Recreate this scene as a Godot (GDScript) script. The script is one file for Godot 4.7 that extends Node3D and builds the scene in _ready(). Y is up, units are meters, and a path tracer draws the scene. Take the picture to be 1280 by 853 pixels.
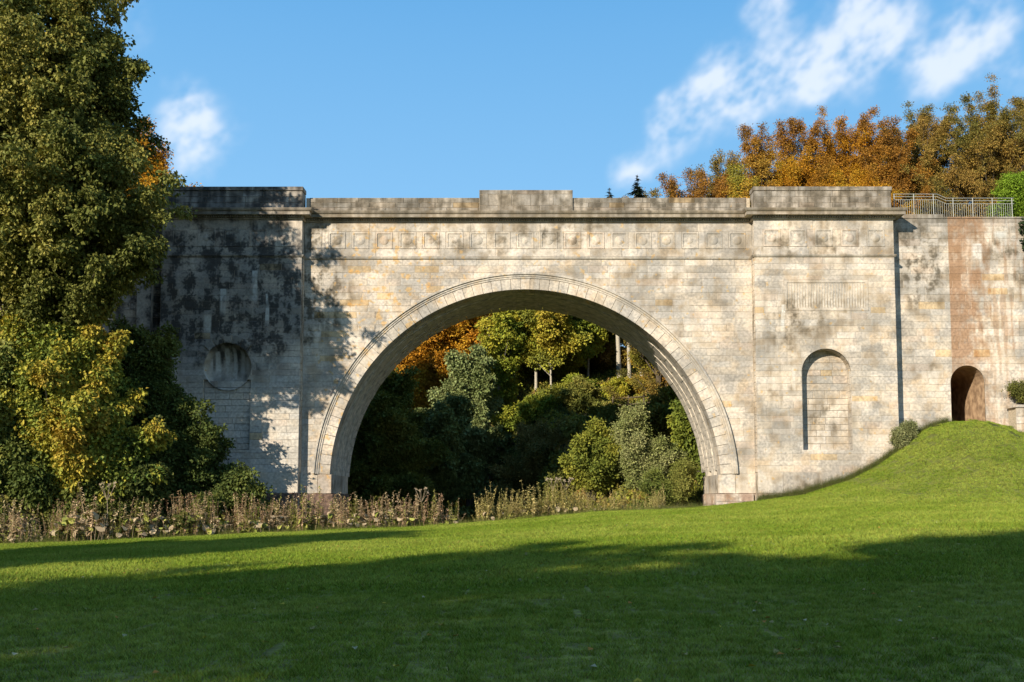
extends Node3D

# ------------------------------------------------------------------ shared state
var rng := RandomNumberGenerator.new()
var stone_tones: Array = []
var mats := {}
var mesh_cache := {}
var taken := {}
var lumps := FastNoiseLite.new()
var patches := FastNoiseLite.new()

const ARCH_X := -0.15
const ARCH_Y := 2.66
const R_IN := 10.6
const R_OUT := 11.5

class Shape:
	# collects triangles with flat or given normals and a current vertex colour (linear)
	var v := PackedVector3Array()
	var n := PackedVector3Array()
	var c := PackedColorArray()
	var ink := Color.WHITE
	func tri(a: Vector3, b: Vector3, d: Vector3) -> void:
		# a, b, d run counter-clockwise as seen from outside
		var m := (b - a).cross(d - a).normalized()
		v.append(a); v.append(d); v.append(b)
		n.append(m); n.append(m); n.append(m)
		c.append(ink); c.append(ink); c.append(ink)
	func quad(a: Vector3, b: Vector3, d: Vector3, e: Vector3) -> void:
		tri(a, b, d); tri(a, d, e)
	func smooth_quad(a: Vector3, b: Vector3, d: Vector3, e: Vector3, na: Vector3, nb: Vector3, nd: Vector3, ne: Vector3) -> void:
		v.append(a); v.append(d); v.append(b); n.append(na); n.append(nd); n.append(nb)
		v.append(a); v.append(e); v.append(d); n.append(na); n.append(ne); n.append(nd)
		for i in 6: c.append(ink)
	func box(lo: Vector3, hi: Vector3) -> void:
		var p := [Vector3(lo.x, lo.y, hi.z), Vector3(hi.x, lo.y, hi.z), Vector3(hi.x, hi.y, hi.z), Vector3(lo.x, hi.y, hi.z), Vector3(lo.x, lo.y, lo.z), Vector3(hi.x, lo.y, lo.z), Vector3(hi.x, hi.y, lo.z), Vector3(lo.x, hi.y, lo.z)]
		quad(p[0], p[1], p[2], p[3]); quad(p[5], p[4], p[7], p[6]); quad(p[4], p[0], p[3], p[7])
		quad(p[1], p[5], p[6], p[2]); quad(p[3], p[2], p[6], p[7]); quad(p[4], p[5], p[1], p[0])
	func tube(pts: Array, radii: Array, sides: int) -> void:
		var rings: Array = []
		var ref := Vector3(0.31, 0.2, 0.93)
		for i in pts.size():
			var d: Vector3 = (pts[mini(i + 1, pts.size() - 1)] - pts[maxi(i - 1, 0)]).normalized()
			var s := d.cross(ref).normalized()
			var t := d.cross(s).normalized()
			var ring: Array = []
			for k in sides:
				var a := TAU * k / sides
				ring.append(s * cos(a) + t * sin(a))
			rings.append(ring)
		for i in pts.size() - 1:
			for k in sides:
				var j := (k + 1) % sides
				var n0: Vector3 = rings[i][k]
				var n1: Vector3 = rings[i][j]
				var n2: Vector3 = rings[i + 1][j]
				var n3: Vector3 = rings[i + 1][k]
				smooth_quad(pts[i] + n0 * radii[i], pts[i] + n1 * radii[i], pts[i + 1] + n2 * radii[i + 1], pts[i + 1] + n3 * radii[i + 1], n0, n1, n2, n3)
	func mesh() -> ArrayMesh:
		var a := []
		a.resize(Mesh.ARRAY_MAX)
		a[Mesh.ARRAY_VERTEX] = v
		a[Mesh.ARRAY_NORMAL] = n
		a[Mesh.ARRAY_COLOR] = c
		var m := ArrayMesh.new()
		m.add_surface_from_arrays(Mesh.PRIMITIVE_TRIANGLES, a)
		return m

# ------------------------------------------------------------------ naming helpers
func numbered(called: String) -> String:
	if not taken.has(called):
		taken[called] = 0
		return called
	taken[called] += 1
	return "%s_%03d" % [called, taken[called]]

func tag(o: Node, label: String, category: String, group := "", kind := "") -> void:
	if label: o.set_meta("label", label)
	if category: o.set_meta("category", category)
	if group: o.set_meta("group", group)
	if kind: o.set_meta("kind", kind)

func thing(called: String, at: Vector3, label: String, category: String, group := "") -> Node3D:
	var o := Node3D.new()
	o.name = numbered(called)
	add_child(o)
	o.position = at
	tag(o, label, category, group)
	return o

func put(called: String, mesh: Mesh, m: Material, parent: Node, at := Vector3.ZERO) -> MeshInstance3D:
	var o := MeshInstance3D.new()
	o.name = numbered(called) if parent == self else called
	o.mesh = mesh
	o.material_override = m
	parent.add_child(o, true)
	o.position = at
	return o

func structure(called: String, mesh: Mesh, m: Material) -> MeshInstance3D:
	var o := put(called, mesh, m, self)
	o.set_meta("kind", "structure")
	return o

func pl(t: Array, x: float) -> float:
	# smooth interpolation through a table of [x, y]
	if x <= t[0][0]: return t[0][1]
	for i in range(1, t.size()):
		if x <= t[i][0]:
			var k: float = (x - t[i - 1][0]) / (t[i][0] - t[i - 1][0])
			return lerpf(t[i - 1][1], t[i][1], k)
	return t[t.size() - 1][1]

func ss(a: float, b: float, x: float) -> float:
	var t := clampf((x - a) / (b - a), 0.0, 1.0)
	return t * t * (3.0 - 2.0 * t)

func lin(r: float, g: float, b: float) -> Color:
	return Color(r, g, b).linear_to_srgb()

func gen(freq: float, sd: int, oct := 4) -> FastNoiseLite:
	var f := FastNoiseLite.new()
	f.noise_type = FastNoiseLite.TYPE_SIMPLEX_SMOOTH
	f.frequency = freq
	f.seed = sd
	f.fractal_octaves = oct
	return f

func noise_bytes(f: FastNoiseLite, w: int, h: int, stretch := 1) -> PackedByteArray:
	var im := f.get_image(w, h / stretch, false, false, true)
	if stretch > 1: im.resize(w, h, Image.INTERPOLATE_CUBIC)
	im.convert(Image.FORMAT_L8)
	return im.get_data()

func tiled(f: FastNoiseLite, w: int) -> Image:
	return f.get_seamless_image(w, w, false, false, 0.15, true)

# ------------------------------------------------------------------ terrain
func edge_z(x: float) -> float:
	return pl([[-60, 24], [-40, 17], [-22.5, 10], [-14, 6], [-4, 3], [3.4, 1.5], [9, 0.8], [11, -3], [12, -9]], x)

func lawn_h(x: float, z: float) -> float:
	var he := pl([[-60, -0.5], [-22.5, -0.3], [-14, 0.05], [-4, 0.4], [3.4, 1.05], [9, 1.26], [12, 1.6], [16, 1.75], [40, 2.0]], x)
	var t := clampf((50.0 - z) / 46.0, 0.0, 1.0)
	var m := pl([[12, 0], [14.5, 0.25], [17, 0.95], [18.5, 1.7], [20, 2.7], [21.2, 3.55], [22.6, 4.0], [25, 4.0], [26.5, 3.75], [30, 3.3], [45, 3]], x)
	return he * (0.5 * t + 0.5 * ss(0, 1, t)) + m * (1.0 - ss(1.2, 17.0, z)) - 1.55 * ss(23.7, 25.6, x) * ss(0.0, 2.8, z) * (1.0 - ss(6.0, 13.0, z)) + 0.05 * lumps.get_noise_2d(x * 9.0, z * 9.0)

func low_front(x: float) -> float:
	if x > -3.0: return lerpf(-4.0, 1.35, ss(2.5, 10.5, x + 3.0))
	return lerpf(-4.0, 1.6, ss(3.0, 12.0, -3.0 - x)) + 4.0 * ss(20.0, 30.0, -x)

func behind_h(x: float, z: float) -> float:
	var q := maxf(0.0, -6.0 - z)
	var xr := -3.0 - 0.25 * minf(q, 60.0)
	var hr := maxf(minf(1.35 + 0.355 * q, 16.0), 17.2 * ss(11.5, 22.0, x))
	var hl := maxf(minf(1.6 + 0.3 * q, 16.0), 17.2 * ss(11.5, 22.0, -x))
	var h := lerpf(-4.0, hr, ss(2.5, 10.5, x - xr)) if x > xr else lerpf(-4.0, hl, ss(3.0, 12.0, xr - x))
	var c := ss(45.0, 80.0, q)
	return lerpf(h, 17.0 + maxf(0.0, minf(q, 110.0) - 45.0) * 0.1, c) + 0.35 * lumps.get_noise_2d(x * 2.0, z * 2.0) * ss(0.0, 5.0, q)

func ground_h(x: float, z: float) -> float:
	if absf(x) > 20.15 and z < -0.6:
		return maxf(17.2, behind_h(x, z)) if z > -6.0 else behind_h(x, z)
	if z < -6.0: return behind_h(x, z)
	var l := lawn_h(x, z)
	if x < 12.0:
		l = lerpf(l, low_front(x), ss(0.0, 5.0, edge_z(x) - z))
	if z < 0.0 and absf(x) <= 20.15:
		return lerpf(minf(l, 4.0), behind_h(x, -6.0), -z / 6.0) if absf(x) < 11.0 else l
	return l

func ground_normal(x: float, z: float) -> Vector3:
	var e := 0.3
	return Vector3(ground_h(x - e, z) - ground_h(x + e, z), 2 * e, ground_h(x, z - e) - ground_h(x, z + e)).normalized()

func span(a: float, b: float, step: float) -> Array:
	var n := int(ceil((b - a) / step))
	var r := []
	for i in n: r.append(a + (b - a) * i / n)
	return r

func build_ground() -> void:
	var xs := span(-160, -36, 8) + span(-36, -20.3, 0.8) + [-20.3, -20.0] + span(-19.4, 19.4, 0.7) + [19.4, 20.0, 20.3, 21.0, 21.8, 22.75, 23.1, 23.4, 23.75, 24.1, 24.45, 24.8, 25.12, 25.45] + span(25.8, 27.4, 0.33) + span(27.4, 36, 0.8) + span(36, 160.1, 8) + [160.0]
	var zs := span(-260, -66, 8) + span(-66, -6.4, 1.3) + [-6.4, -6.0] + span(-5.4, -0.85, 0.8) + [-0.85, -0.45, 0.0] + span(0.35, 6.0, 0.35) + span(6.0, 58, 0.8) + span(58, 150.1, 6) + [150.0]
	var s := Shape.new()
	var hs := []
	var cs := []
	for z in zs:
		var row := []
		var crow := []
		for x in xs:
			var h := ground_h(x, z)
			row.append(Vector3(x, h, z))
			var grass := 1.0
			if x < 12.0: grass = 1.0 - ss(-0.6, 1.2, edge_z(x) - z)
			if z < -0.5: grass = 0.0
			var k := patches.get_noise_2d(x * 1.4, z * 1.4)
			var green := Color(0.14, 0.17, 0.014).lerp(Color(0.22, 0.23, 0.03), clampf(0.5 + k, 0, 1))
			var litter := Color(0.06, 0.04, 0.018).lerp(Color(0.045, 0.05, 0.016), clampf(0.5 + k * 1.6, 0, 1))
			crow.append(litter.lerp(green, grass))
		hs.append(row)
		cs.append(crow)
	var nr := []
	for j in zs.size():
		var row := []
		for i in xs.size():
			var a: Vector3 = hs[j][maxi(i - 1, 0)]
			var b: Vector3 = hs[j][mini(i + 1, xs.size() - 1)]
			var d: Vector3 = hs[maxi(j - 1, 0)][i]
			var e: Vector3 = hs[mini(j + 1, zs.size() - 1)][i]
			row.append((e - d).cross(b - a).normalized())
		nr.append(row)
	for j in zs.size() - 1:
		for i in xs.size() - 1:
			if zs[j] > -0.9 and zs[j + 1] < -0.4 and xs[i] > 22.7 and xs[i + 1] < 25.5: continue   # the passage mouth
			var idx := [[j, i], [j + 1, i], [j + 1, i + 1], [j, i + 1]]
			for o in [[0, 2, 1], [0, 3, 2]]:
				for k in o:
					var q: Array = idx[k]
					s.v.append(hs[q[0]][q[1]]); s.n.append(nr[q[0]][q[1]]); s.c.append(cs[q[0]][q[1]])
	structure("ground", s.mesh(), mats.earth)

# ------------------------------------------------------------------ sky
func cloud_at(az: float, el: float, f: FastNoiseLite, g: FastNoiseLite) -> float:
	# az, el in degrees; soft groups of cumulus torn by wind
	var spots := [[5.9, 17.8, 1.0, 0.75], [7.5, 19.4, 1.8, 0.9], [9.5, 20.9, 2.1, 1.05], [11.5, 22.2, 2.3, 1.1], [13.7, 22.4, 2.0, 0.95], [15.6, 22.0, 1.8, 0.95], [17.7, 22.8, 2.4, 1.1], [19.6, 24.2, 2.2, 1.1], [21.4, 21.4, 1.6, 0.7], [23.0, 22.3, 1.9, 0.95], [24.8, 23.5, 2.0, 1.0], [13.8, 25.6, 1.6, 0.9], [26.0, 21.1, 1.2, 0.7], [-18.9, 20.3, 2.0, 1.05], [-17.6, 19.6, 1.6, 0.85], [-19.2, 18.0, 1.9, 0.7], [-22.3, 24.9, 2.6, 0.6], [17.8, 25.8, 1.8, 0.9], [8.0, 21.9, 0.8, 0.45]]
	var wx := g.get_noise_2d(az * 7.0, el * 7.0) * 1.1
	var wy := g.get_noise_2d(az * 7.0 + 300.0, el * 7.0) * 0.8
	var b := 0.0
	if absf(az) < 34.0:
		for s in spots:
			var dx: float = az + wx - s[0]
			var dy: float = (el + wy - s[1]) * 1.1
			var d2: float = (dx * dx + dy * dy) / (s[2] * s[2])
			if d2 < 4.0: b += s[3] * exp(-d2 * 1.4)
	var away := ss(30.0, 40.0, absf(az)) + ss(31.0, 40.0, el)
	if away > 0.0:
		var a := deg_to_rad(az)
		var e := deg_to_rad(el)
		b += minf(away, 1.0) * maxf(0.0, f.get_noise_3d(sin(a) * cos(e) * 60.0, sin(e) * 110.0, cos(a) * cos(e) * 60.0) * 2.8 + 0.25)
	b = minf(b, 1.15)
	# ragged wisps drawn out along the wind
	var ux := az * 0.86 + el * 0.5
	var uy := el * 0.86 - az * 0.5
	var fb := 0.5 + 0.62 * f.get_noise_2d(ux * 10.0, uy * 17.0) + 0.26 * g.get_noise_2d(ux * 30.0 + 90.0, uy * 48.0)
	return clampf(ss(0.10, 1.2, b * (0.2 + 1.15 * fb)), 0.0, 1.0)

func sky_pixel(az: float, el: float, f: FastNoiseLite, g: FastNoiseLite) -> Color:
	var t := clampf(el / 30.0, 0.0, 1.0)
	var zen := clampf((el - 25.0) / 65.0, 0.0, 1.0)
	var low := Color(0.30, 0.52, 0.71)
	var mid := Color(0.076, 0.25, 0.49)
	var top := Color(0.05, 0.18, 0.42)
	var c := low.lerp(mid, pow(t, 0.75)).lerp(top, zen)
	var k := cloud_at(az, el, f, g) * ss(1.0, 8.0, el)
	c = c.lerp(Color(0.60, 0.64, 0.68), (1.0 - ss(0.0, 11.0, el)) * 0.8)
	return c.lerp(Color(0.60, 0.63, 0.68), k * 0.74)

func make_sky() -> Sky:
	var f := gen(0.02, 11, 5)
	var g := gen(0.03, 23, 3)
	var im := Image.create(512, 256, false, Image.FORMAT_RGBF)
	for y in 256:
		var el := 90.0 - (y + 0.5) / 256.0 * 180.0
		for x in 512:
			var az := fposmod((x + 0.5) / 512.0 * 360.0 + 180.0, 360.0) - 180.0
			im.set_pixel(x, y, sky_pixel(az, maxf(el, 0.0), f, g))
	im.resize(4096, 2048, Image.INTERPOLATE_CUBIC)
	# finer sampling of the same sky where small clouds stand over the bridge
	for y in range(700, 960):
		var el := 90.0 - (y + 0.5) / 2048.0 * 180.0
		for x in range(-400, 400):
			var az := (x + 0.5) / 4096.0 * 360.0
			im.set_pixel(posmod(x, 4096), y, sky_pixel(az, el, f, g))
	var pm := PanoramaSkyMaterial.new()
	pm.panorama = ImageTexture.create_from_image(im)
	var sky := Sky.new()
	sky.sky_material = pm
	return sky

# ------------------------------------------------------------------ materials
func facade_image() -> Array:
	# weathering of the whole front in real metres: x -30..34, y 20 down to -1.25
	var w := 2048
	var h := 680
	var px := 64.0 / w
	var big := noise_bytes(gen(0.010, 3, 4), w, h)
	var mid := noise_bytes(gen(0.035, 5, 4), w, h)
	var fine := noise_bytes(gen(0.16, 7, 3), w, h)
	var blot := noise_bytes(gen(0.022, 9, 5), w, h)
	var run := noise_bytes(gen(0.075, 13, 4), w, h, 8)
	var lich := noise_bytes(gen(0.05, 17, 4), w, h)
	var data := PackedByteArray()
	data.resize(w * h * 3)
	var rough := PackedByteArray()
	rough.resize(w * h)
	# patches of dirt seen on the stone: x, y, half width, half height, strength
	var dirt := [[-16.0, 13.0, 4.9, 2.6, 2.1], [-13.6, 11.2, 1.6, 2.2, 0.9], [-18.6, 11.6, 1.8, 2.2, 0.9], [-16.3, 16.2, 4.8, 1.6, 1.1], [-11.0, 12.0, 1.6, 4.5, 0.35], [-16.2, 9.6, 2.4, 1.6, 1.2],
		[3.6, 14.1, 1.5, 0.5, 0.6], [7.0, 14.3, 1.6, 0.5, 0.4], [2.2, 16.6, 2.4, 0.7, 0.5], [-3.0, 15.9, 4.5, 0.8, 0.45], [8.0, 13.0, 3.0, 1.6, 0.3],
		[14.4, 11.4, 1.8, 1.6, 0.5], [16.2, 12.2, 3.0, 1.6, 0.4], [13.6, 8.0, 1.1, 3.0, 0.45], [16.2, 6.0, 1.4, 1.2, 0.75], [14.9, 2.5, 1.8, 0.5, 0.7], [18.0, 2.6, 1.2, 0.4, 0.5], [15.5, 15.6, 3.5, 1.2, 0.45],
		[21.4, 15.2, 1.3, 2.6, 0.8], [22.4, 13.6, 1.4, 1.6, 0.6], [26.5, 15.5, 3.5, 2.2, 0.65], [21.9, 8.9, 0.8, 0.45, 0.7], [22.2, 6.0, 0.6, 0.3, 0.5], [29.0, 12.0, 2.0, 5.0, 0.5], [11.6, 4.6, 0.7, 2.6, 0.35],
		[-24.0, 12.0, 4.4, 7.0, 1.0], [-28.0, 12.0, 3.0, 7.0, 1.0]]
	# pale lime runs below open joints: x, top, bottom, half width
	var lime := [[13.85, 12.3, 10.6, 0.1], [14.4, 8.7, 7.4, 0.08], [-14.9, 14.2, 12.3, 0.11], [-16.6, 13.2, 11.6, 0.16], [-17.4, 12.0, 10.4, 0.2], [-14.2, 12.9, 11.0, 0.08], [-15.6, 9.9, 8.3, 0.12], [-16.05, 10.1, 7.8, 0.12], [-16.5, 10.1, 8.4, 0.1], [-16.95, 9.8, 8.3, 0.12], [-15.3, 9.5, 8.6, 0.08], [-17.3, 9.4, 8.6, 0.08], [24.9, 15.9, 14.6, 0.28], [26.2, 16.6, 15.9, 0.3]]
	var i := 0
	for yy in h:
		var y := 20.0 - (yy + 0.5) * px
		for xx in w:
			var x := -30.0 + (xx + 0.5) * px
			var b := big[i] / 255.0
			var m := mid[i] / 255.0
			var f := fine[i] / 255.0
			var s := run[i] / 255.0
			var o := blot[i] / 255.0
			# clean stone: cream to buff to grey
			var t := clampf((b - 0.5) * 2.5 + (m - 0.5) * 1.4 + (f - 0.5) * 0.5 + 0.57, 0.0, 1.0)
			var r := lerpf(0.70, 0.87, t)
			var g := lerpf(0.672, 0.82, t)
			var bl := lerpf(0.632, 0.752, t)
			var pk := clampf((o - 0.55) * 3.0 + (m - 0.5), 0.0, 0.5)
			g = lerpf(g, g * 0.94, pk); bl = lerpf(bl, bl * 0.86, pk)
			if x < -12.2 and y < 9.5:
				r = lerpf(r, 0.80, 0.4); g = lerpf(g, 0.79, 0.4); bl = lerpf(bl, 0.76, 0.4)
			var d := 0.0
			for q in dirt:
				var dx: float = (x - q[0]) / q[2]
				if dx > 1.5 or dx < -1.5: continue
				var dy: float = (y - q[1]) / q[3]
				var e := dx * dx + dy * dy
				if e < 2.0: d += q[4] * (1.0 - e * 0.5)
			if y > 14.9 and y < 17.3: d += 0.22
			# dirt gathers in blotches with ragged edges
			var k := clampf((d * 0.74 + 0.12) * clampf((o - 0.34) * 1.9 + (m - 0.5) * 1.7 + (s - 0.5) * 0.9 + (f - 0.5) * 1.3, 0.0, 1.2), 0.0, 0.86)
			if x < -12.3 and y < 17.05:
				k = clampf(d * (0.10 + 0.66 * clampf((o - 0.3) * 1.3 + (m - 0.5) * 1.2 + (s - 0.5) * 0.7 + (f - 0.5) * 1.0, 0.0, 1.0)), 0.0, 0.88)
			if y > 17.05:
				k = clampf(0.62 + (m - 0.5) * 1.0 + (s - 0.5) * 0.7 + (o - 0.5) * 0.5 + (f - 0.5) * 0.4, 0.22, 0.9)
				if y < 17.62: k *= 0.72
			var gr := 0.36
			var gg := 0.335
			var gb := 0.29
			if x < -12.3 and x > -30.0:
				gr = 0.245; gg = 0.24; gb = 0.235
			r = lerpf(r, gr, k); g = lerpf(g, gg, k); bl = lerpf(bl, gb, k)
			# orange lichen and iron
			var li := lich[i] / 255.0
			var near := 0.0
			if y < 17.0 and x > -12.0 and x < 20.0:
				near = 0.08 + 0.16 * exp(-((x + 7.5) * (x + 7.5)) / 14.0) + 0.07 * exp(-((x - 4.5) * (x - 4.5)) / 12.0)
			var w8 := clampf((li - 0.87 + near) * 6.0, 0.0, 0.55)
			r = lerpf(r, 0.84, w8); g = lerpf(g, 0.66, w8); bl = lerpf(bl, 0.40, w8)
			# rust brown washed down the wing wall
			if x > 23.3 and y < 17.4:
				var br := clampf(1.0 - (x - 23.35) * 0.36 + (m - 0.5) * 1.1 + (s - 0.5) * 0.7, 0.0, 0.78)
				if x > 25.6: br = clampf((s - 0.55) * 2.0 + (b - 0.5), 0.0, 0.4)
				if y < 9.5: br *= 0.75
				r = lerpf(r, 0.63, br); g = lerpf(g, 0.49, br); bl = lerpf(bl, 0.375, br)
			if y < 2.1:
				var rd := clampf(0.55 + (m - 0.5) * 2.0, 0.1, 0.9)
				if x > 12.3: rd *= 0.3
				elif x > 0.0: rd *= 0.6
				r = lerpf(r, 0.50, rd); g = lerpf(g, 0.36, rd); bl = lerpf(bl, 0.29, rd)
			for q in lime:
				if y < q[1] and y > q[2] and absf(x - q[0]) < q[3] * 1.6:
					var e2 := clampf((1.3 - absf(x - q[0] + (s - 0.5) * 0.2) / q[3]) * 1.5, 0.0, 0.85) * clampf((y - q[2]) * 2.0, 0.0, 1.0) * clampf(m * 2.2 - 0.2, 0, 1)
					r = lerpf(r, 0.86, e2); g = lerpf(g, 0.85, e2); bl = lerpf(bl, 0.82, e2)
			var sp := 0.845 + 0.25 * f
			data[i * 3] = int(clampf(r * sp, 0, 1) * 255.0)
			data[i * 3 + 1] = int(clampf(g * sp, 0, 1) * 255.0)
			data[i * 3 + 2] = int(clampf(bl * sp, 0, 1) * 255.0)
			rough[i] = int(clampf(0.5 * f + 0.5 * m, 0, 1) * 255.0)
			i += 1
	return [Image.create_from_data(w, h, false, Image.FORMAT_RGB8, data), Image.create_from_data(w, h, false, Image.FORMAT_L8, rough)]

func grain(name_: String, base: Color, light: Color, freq: float, size_m: float, rough: float, bump := 0.0, sd := 1) -> StandardMaterial3D:
	# a world-space mottled material
	var im := tiled(gen(freq, sd, 5), 512)
	im.convert(Image.FORMAT_RGB8)
	var nt := ImageTexture.create_from_image(im)
	var src := im.get_data()
	var out := PackedByteArray()
	out.resize(src.size())
	for i in src.size() / 3:
		var k := clampf((src[i * 3] / 255.0 - 0.5) * 1.5 + 0.5, 0, 1)
		var c := base.lerp(light, k)
		out[i * 3] = int(c.r * 255); out[i * 3 + 1] = int(c.g * 255); out[i * 3 + 2] = int(c.b * 255)
	var m := StandardMaterial3D.new()
	m.resource_name = name_
	m.albedo_texture = ImageTexture.create_from_image(Image.create_from_data(512, 512, false, Image.FORMAT_RGB8, out))
	m.roughness = rough
	m.uv1_triplanar = true
	m.uv1_world_triplanar = true
	m.uv1_scale = Vector3.ONE / size_m
	if bump > 0:
		m.heightmap_enabled = true
		m.heightmap_texture = nt
		m.heightmap_scale = bump
	return m

func plain(c: Color, rough: float, metal := 0.0) -> StandardMaterial3D:
	var m := StandardMaterial3D.new()
	m.albedo_color = c
	m.roughness = rough
	m.metallic = metal
	return m

func leaf_material(rough := 0.5, through := 0.45) -> StandardMaterial3D:
	var m := StandardMaterial3D.new()
	m.vertex_color_use_as_albedo = true
	m.roughness = rough
	m.metallic_specular = 0.15
	m.backlight_enabled = true
	m.backlight = Color(through, through, through * 0.7)
	m.cull_mode = BaseMaterial3D.CULL_DISABLED
	return m

func make_materials() -> void:
	var fac := facade_image()
	var ft := ImageTexture.create_from_image(fac[0])
	var rt := ImageTexture.create_from_image(fac[1])
	var speck := tiled(gen(0.11, 31, 3), 512)
	speck.convert(Image.FORMAT_L8)
	var sb := speck.get_data()
	for i in sb.size(): sb[i] = int(lerpf(214.0, 255.0, sb[i] / 255.0))
	var speckt := ImageTexture.create_from_image(Image.create_from_data(512, 512, false, Image.FORMAT_L8, sb))
	# each block of stone is a slightly different stone: light cream, cream, buff, grey, pink, dark grey, ochre, pale
	for c in [Color(1.0, 0.99, 0.98), Color(0.98, 0.97, 0.955), Color(0.97, 0.95, 0.92), Color(0.945, 0.945, 0.94), Color(0.985, 0.955, 0.93), Color(0.89, 0.885, 0.875), Color(0.99, 0.92, 0.80), Color(1.0, 1.0, 1.0)]:
		var m := StandardMaterial3D.new()
		m.resource_name = "ashlar"
		m.albedo_color = c
		m.albedo_texture = ft
		m.roughness = 0.92
		m.metallic_specular = 0.25
		m.uv1_triplanar = true
		m.uv1_world_triplanar = true
		m.uv1_triplanar_sharpness = 8.0
		m.uv1_scale = Vector3(1.0 / 64.0, 1.0 / 21.25, 1.0 / 64.0)
		m.uv1_offset = Vector3(30.0 / 64.0, -20.0 / 21.25, 0.3)
		m.heightmap_enabled = true
		m.heightmap_texture = rt
		m.heightmap_scale = 1.6
		m.detail_enabled = true
		m.detail_albedo = speckt
		m.detail_blend_mode = BaseMaterial3D.BLEND_MODE_MUL
		m.detail_uv_layer = BaseMaterial3D.DETAIL_UV_2
		m.uv2_triplanar = true
		m.uv2_world_triplanar = true
		m.uv2_scale = Vector3.ONE / 2.3
		stone_tones.append(m)
	mats.mortar = grain("mortar", Color(0.58, 0.53, 0.45), Color(0.72, 0.66, 0.57), 0.03, 2.0, 0.95, 0, 41)
	mats.soffit = grain("vault_stone", Color(0.60, 0.57, 0.52), Color(0.84, 0.79, 0.72), 0.012, 3.1, 0.95, 2.0, 43)
	mats.red_stone = grain("red_stone", Color(0.29, 0.225, 0.19), Color(0.47, 0.38, 0.32), 0.02, 2.7, 0.95, 2.0, 47)
	mats.earth = grain("earth", Color(0.62, 0.60, 0.58), Color(1, 1, 1), 0.02, 3.7, 1.0, 3.0, 53)
	mats.earth.vertex_color_use_as_albedo = true
	mats.dirt_path = grain("trodden_earth", Color(0.52, 0.43, 0.31), Color(0.68, 0.58, 0.44), 0.03, 1.9, 1.0, 2.0, 59)
	mats.bark = grain("bark", Color(0.22, 0.19, 0.15), Color(0.42, 0.37, 0.30), 0.03, 1.1, 0.95, 3.0, 61)
	mats.pale_bark = grain("pale_bark", Color(0.50, 0.47, 0.41), Color(0.78, 0.74, 0.66), 0.03, 1.3, 0.9, 2.0, 67)
	mats.wood = grain("weathered_wood", Color(0.30, 0.26, 0.20), Color(0.47, 0.42, 0.34), 0.03, 1.2, 0.9, 1.0, 71)
	mats.rail = plain(lin(0.30, 0.30, 0.27), 0.55, 0.2)
	mats.leaf = leaf_material(0.5, 0.5)
	mats.dark_leaf = leaf_material(0.45, 0.25)
	mats.grass = leaf_material(0.6, 0.35)
	mats.weed = leaf_material(0.8, 0.3)
	var wa := plain(lin(0.02, 0.025, 0.02), 0.08)
	mats.water = wa

# ------------------------------------------------------------------ stonework
func extrude(poly: PackedVector2Array, zf: float, zb: float, bevel: float) -> ArrayMesh:
	# a block with its front edges worn round; poly runs counter-clockwise
	if Geometry2D.is_polygon_clockwise(poly): poly.reverse()
	var s := Shape.new()
	var k := poly.size()
	var front := PackedVector2Array()
	for i in k:
		var a := (poly[i] - poly[(i + k - 1) % k]).normalized()
		var b := (poly[(i + 1) % k] - poly[i]).normalized()
		var na := Vector2(-a.y, a.x)
		var nb := Vector2(-b.y, b.x)
		var mm := na + nb
		mm = mm / maxf(0.5, mm.length_squared() * 0.5)
		front.append(poly[i] + mm * bevel)
	var tri := Geometry2D.triangulate_polygon(front)
	for i in range(0, tri.size(), 3):
		var p: Array = [front[tri[i]], front[tri[i + 1]], front[tri[i + 2]]]
		if (p[1] - p[0]).cross(p[2] - p[0]) < 0: p.reverse()
		s.tri(Vector3(p[0].x, p[0].y, zf), Vector3(p[1].x, p[1].y, zf), Vector3(p[2].x, p[2].y, zf))
	for i in k:
		var j := (i + 1) % k
		var a0 := Vector3(poly[i].x, poly[i].y, zf - bevel)
		var a1 := Vector3(poly[j].x, poly[j].y, zf - bevel)
		s.quad(a0, a1, Vector3(front[j].x, front[j].y, zf), Vector3(front[i].x, front[i].y, zf))
		s.quad(Vector3(poly[i].x, poly[i].y, zb), Vector3(poly[j].x, poly[j].y, zb), a1, a0)
	return s.mesh()

func rect(x0: float, y0: float, x1: float, y1: float) -> PackedVector2Array:
	return PackedVector2Array([Vector2(x0, y0), Vector2(x1, y0), Vector2(x1, y1), Vector2(x0, y1)])

func block_mesh(w: float, h: float, d: float) -> ArrayMesh:
	var key := "%.2f_%.2f_%.2f" % [w, h, d]
	if not mesh_cache.has(key):
		mesh_cache[key] = extrude(rect(-w / 2, -h / 2, w / 2, h / 2), 0.0, -d, 0.012)
	return mesh_cache[key]

func pick_tone(x: float, y: float) -> Material:
	var r := rng.randf()
	if y > 9.0 and y < 15.0 and x > -11.5 and x < -4.0 and r < 0.12: return stone_tones[6]
	if r < 0.015: return stone_tones[6]
	if r < 0.09: return stone_tones[5]
	if r < 0.17: return stone_tones[4]
	if r < 0.32: return stone_tones[3]
	if r < 0.52: return stone_tones[2]
	if r < 0.72: return stone_tones[1]
	if r < 0.88: return stone_tones[0]
	return stone_tones[7]

const GAP := 0.012

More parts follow.
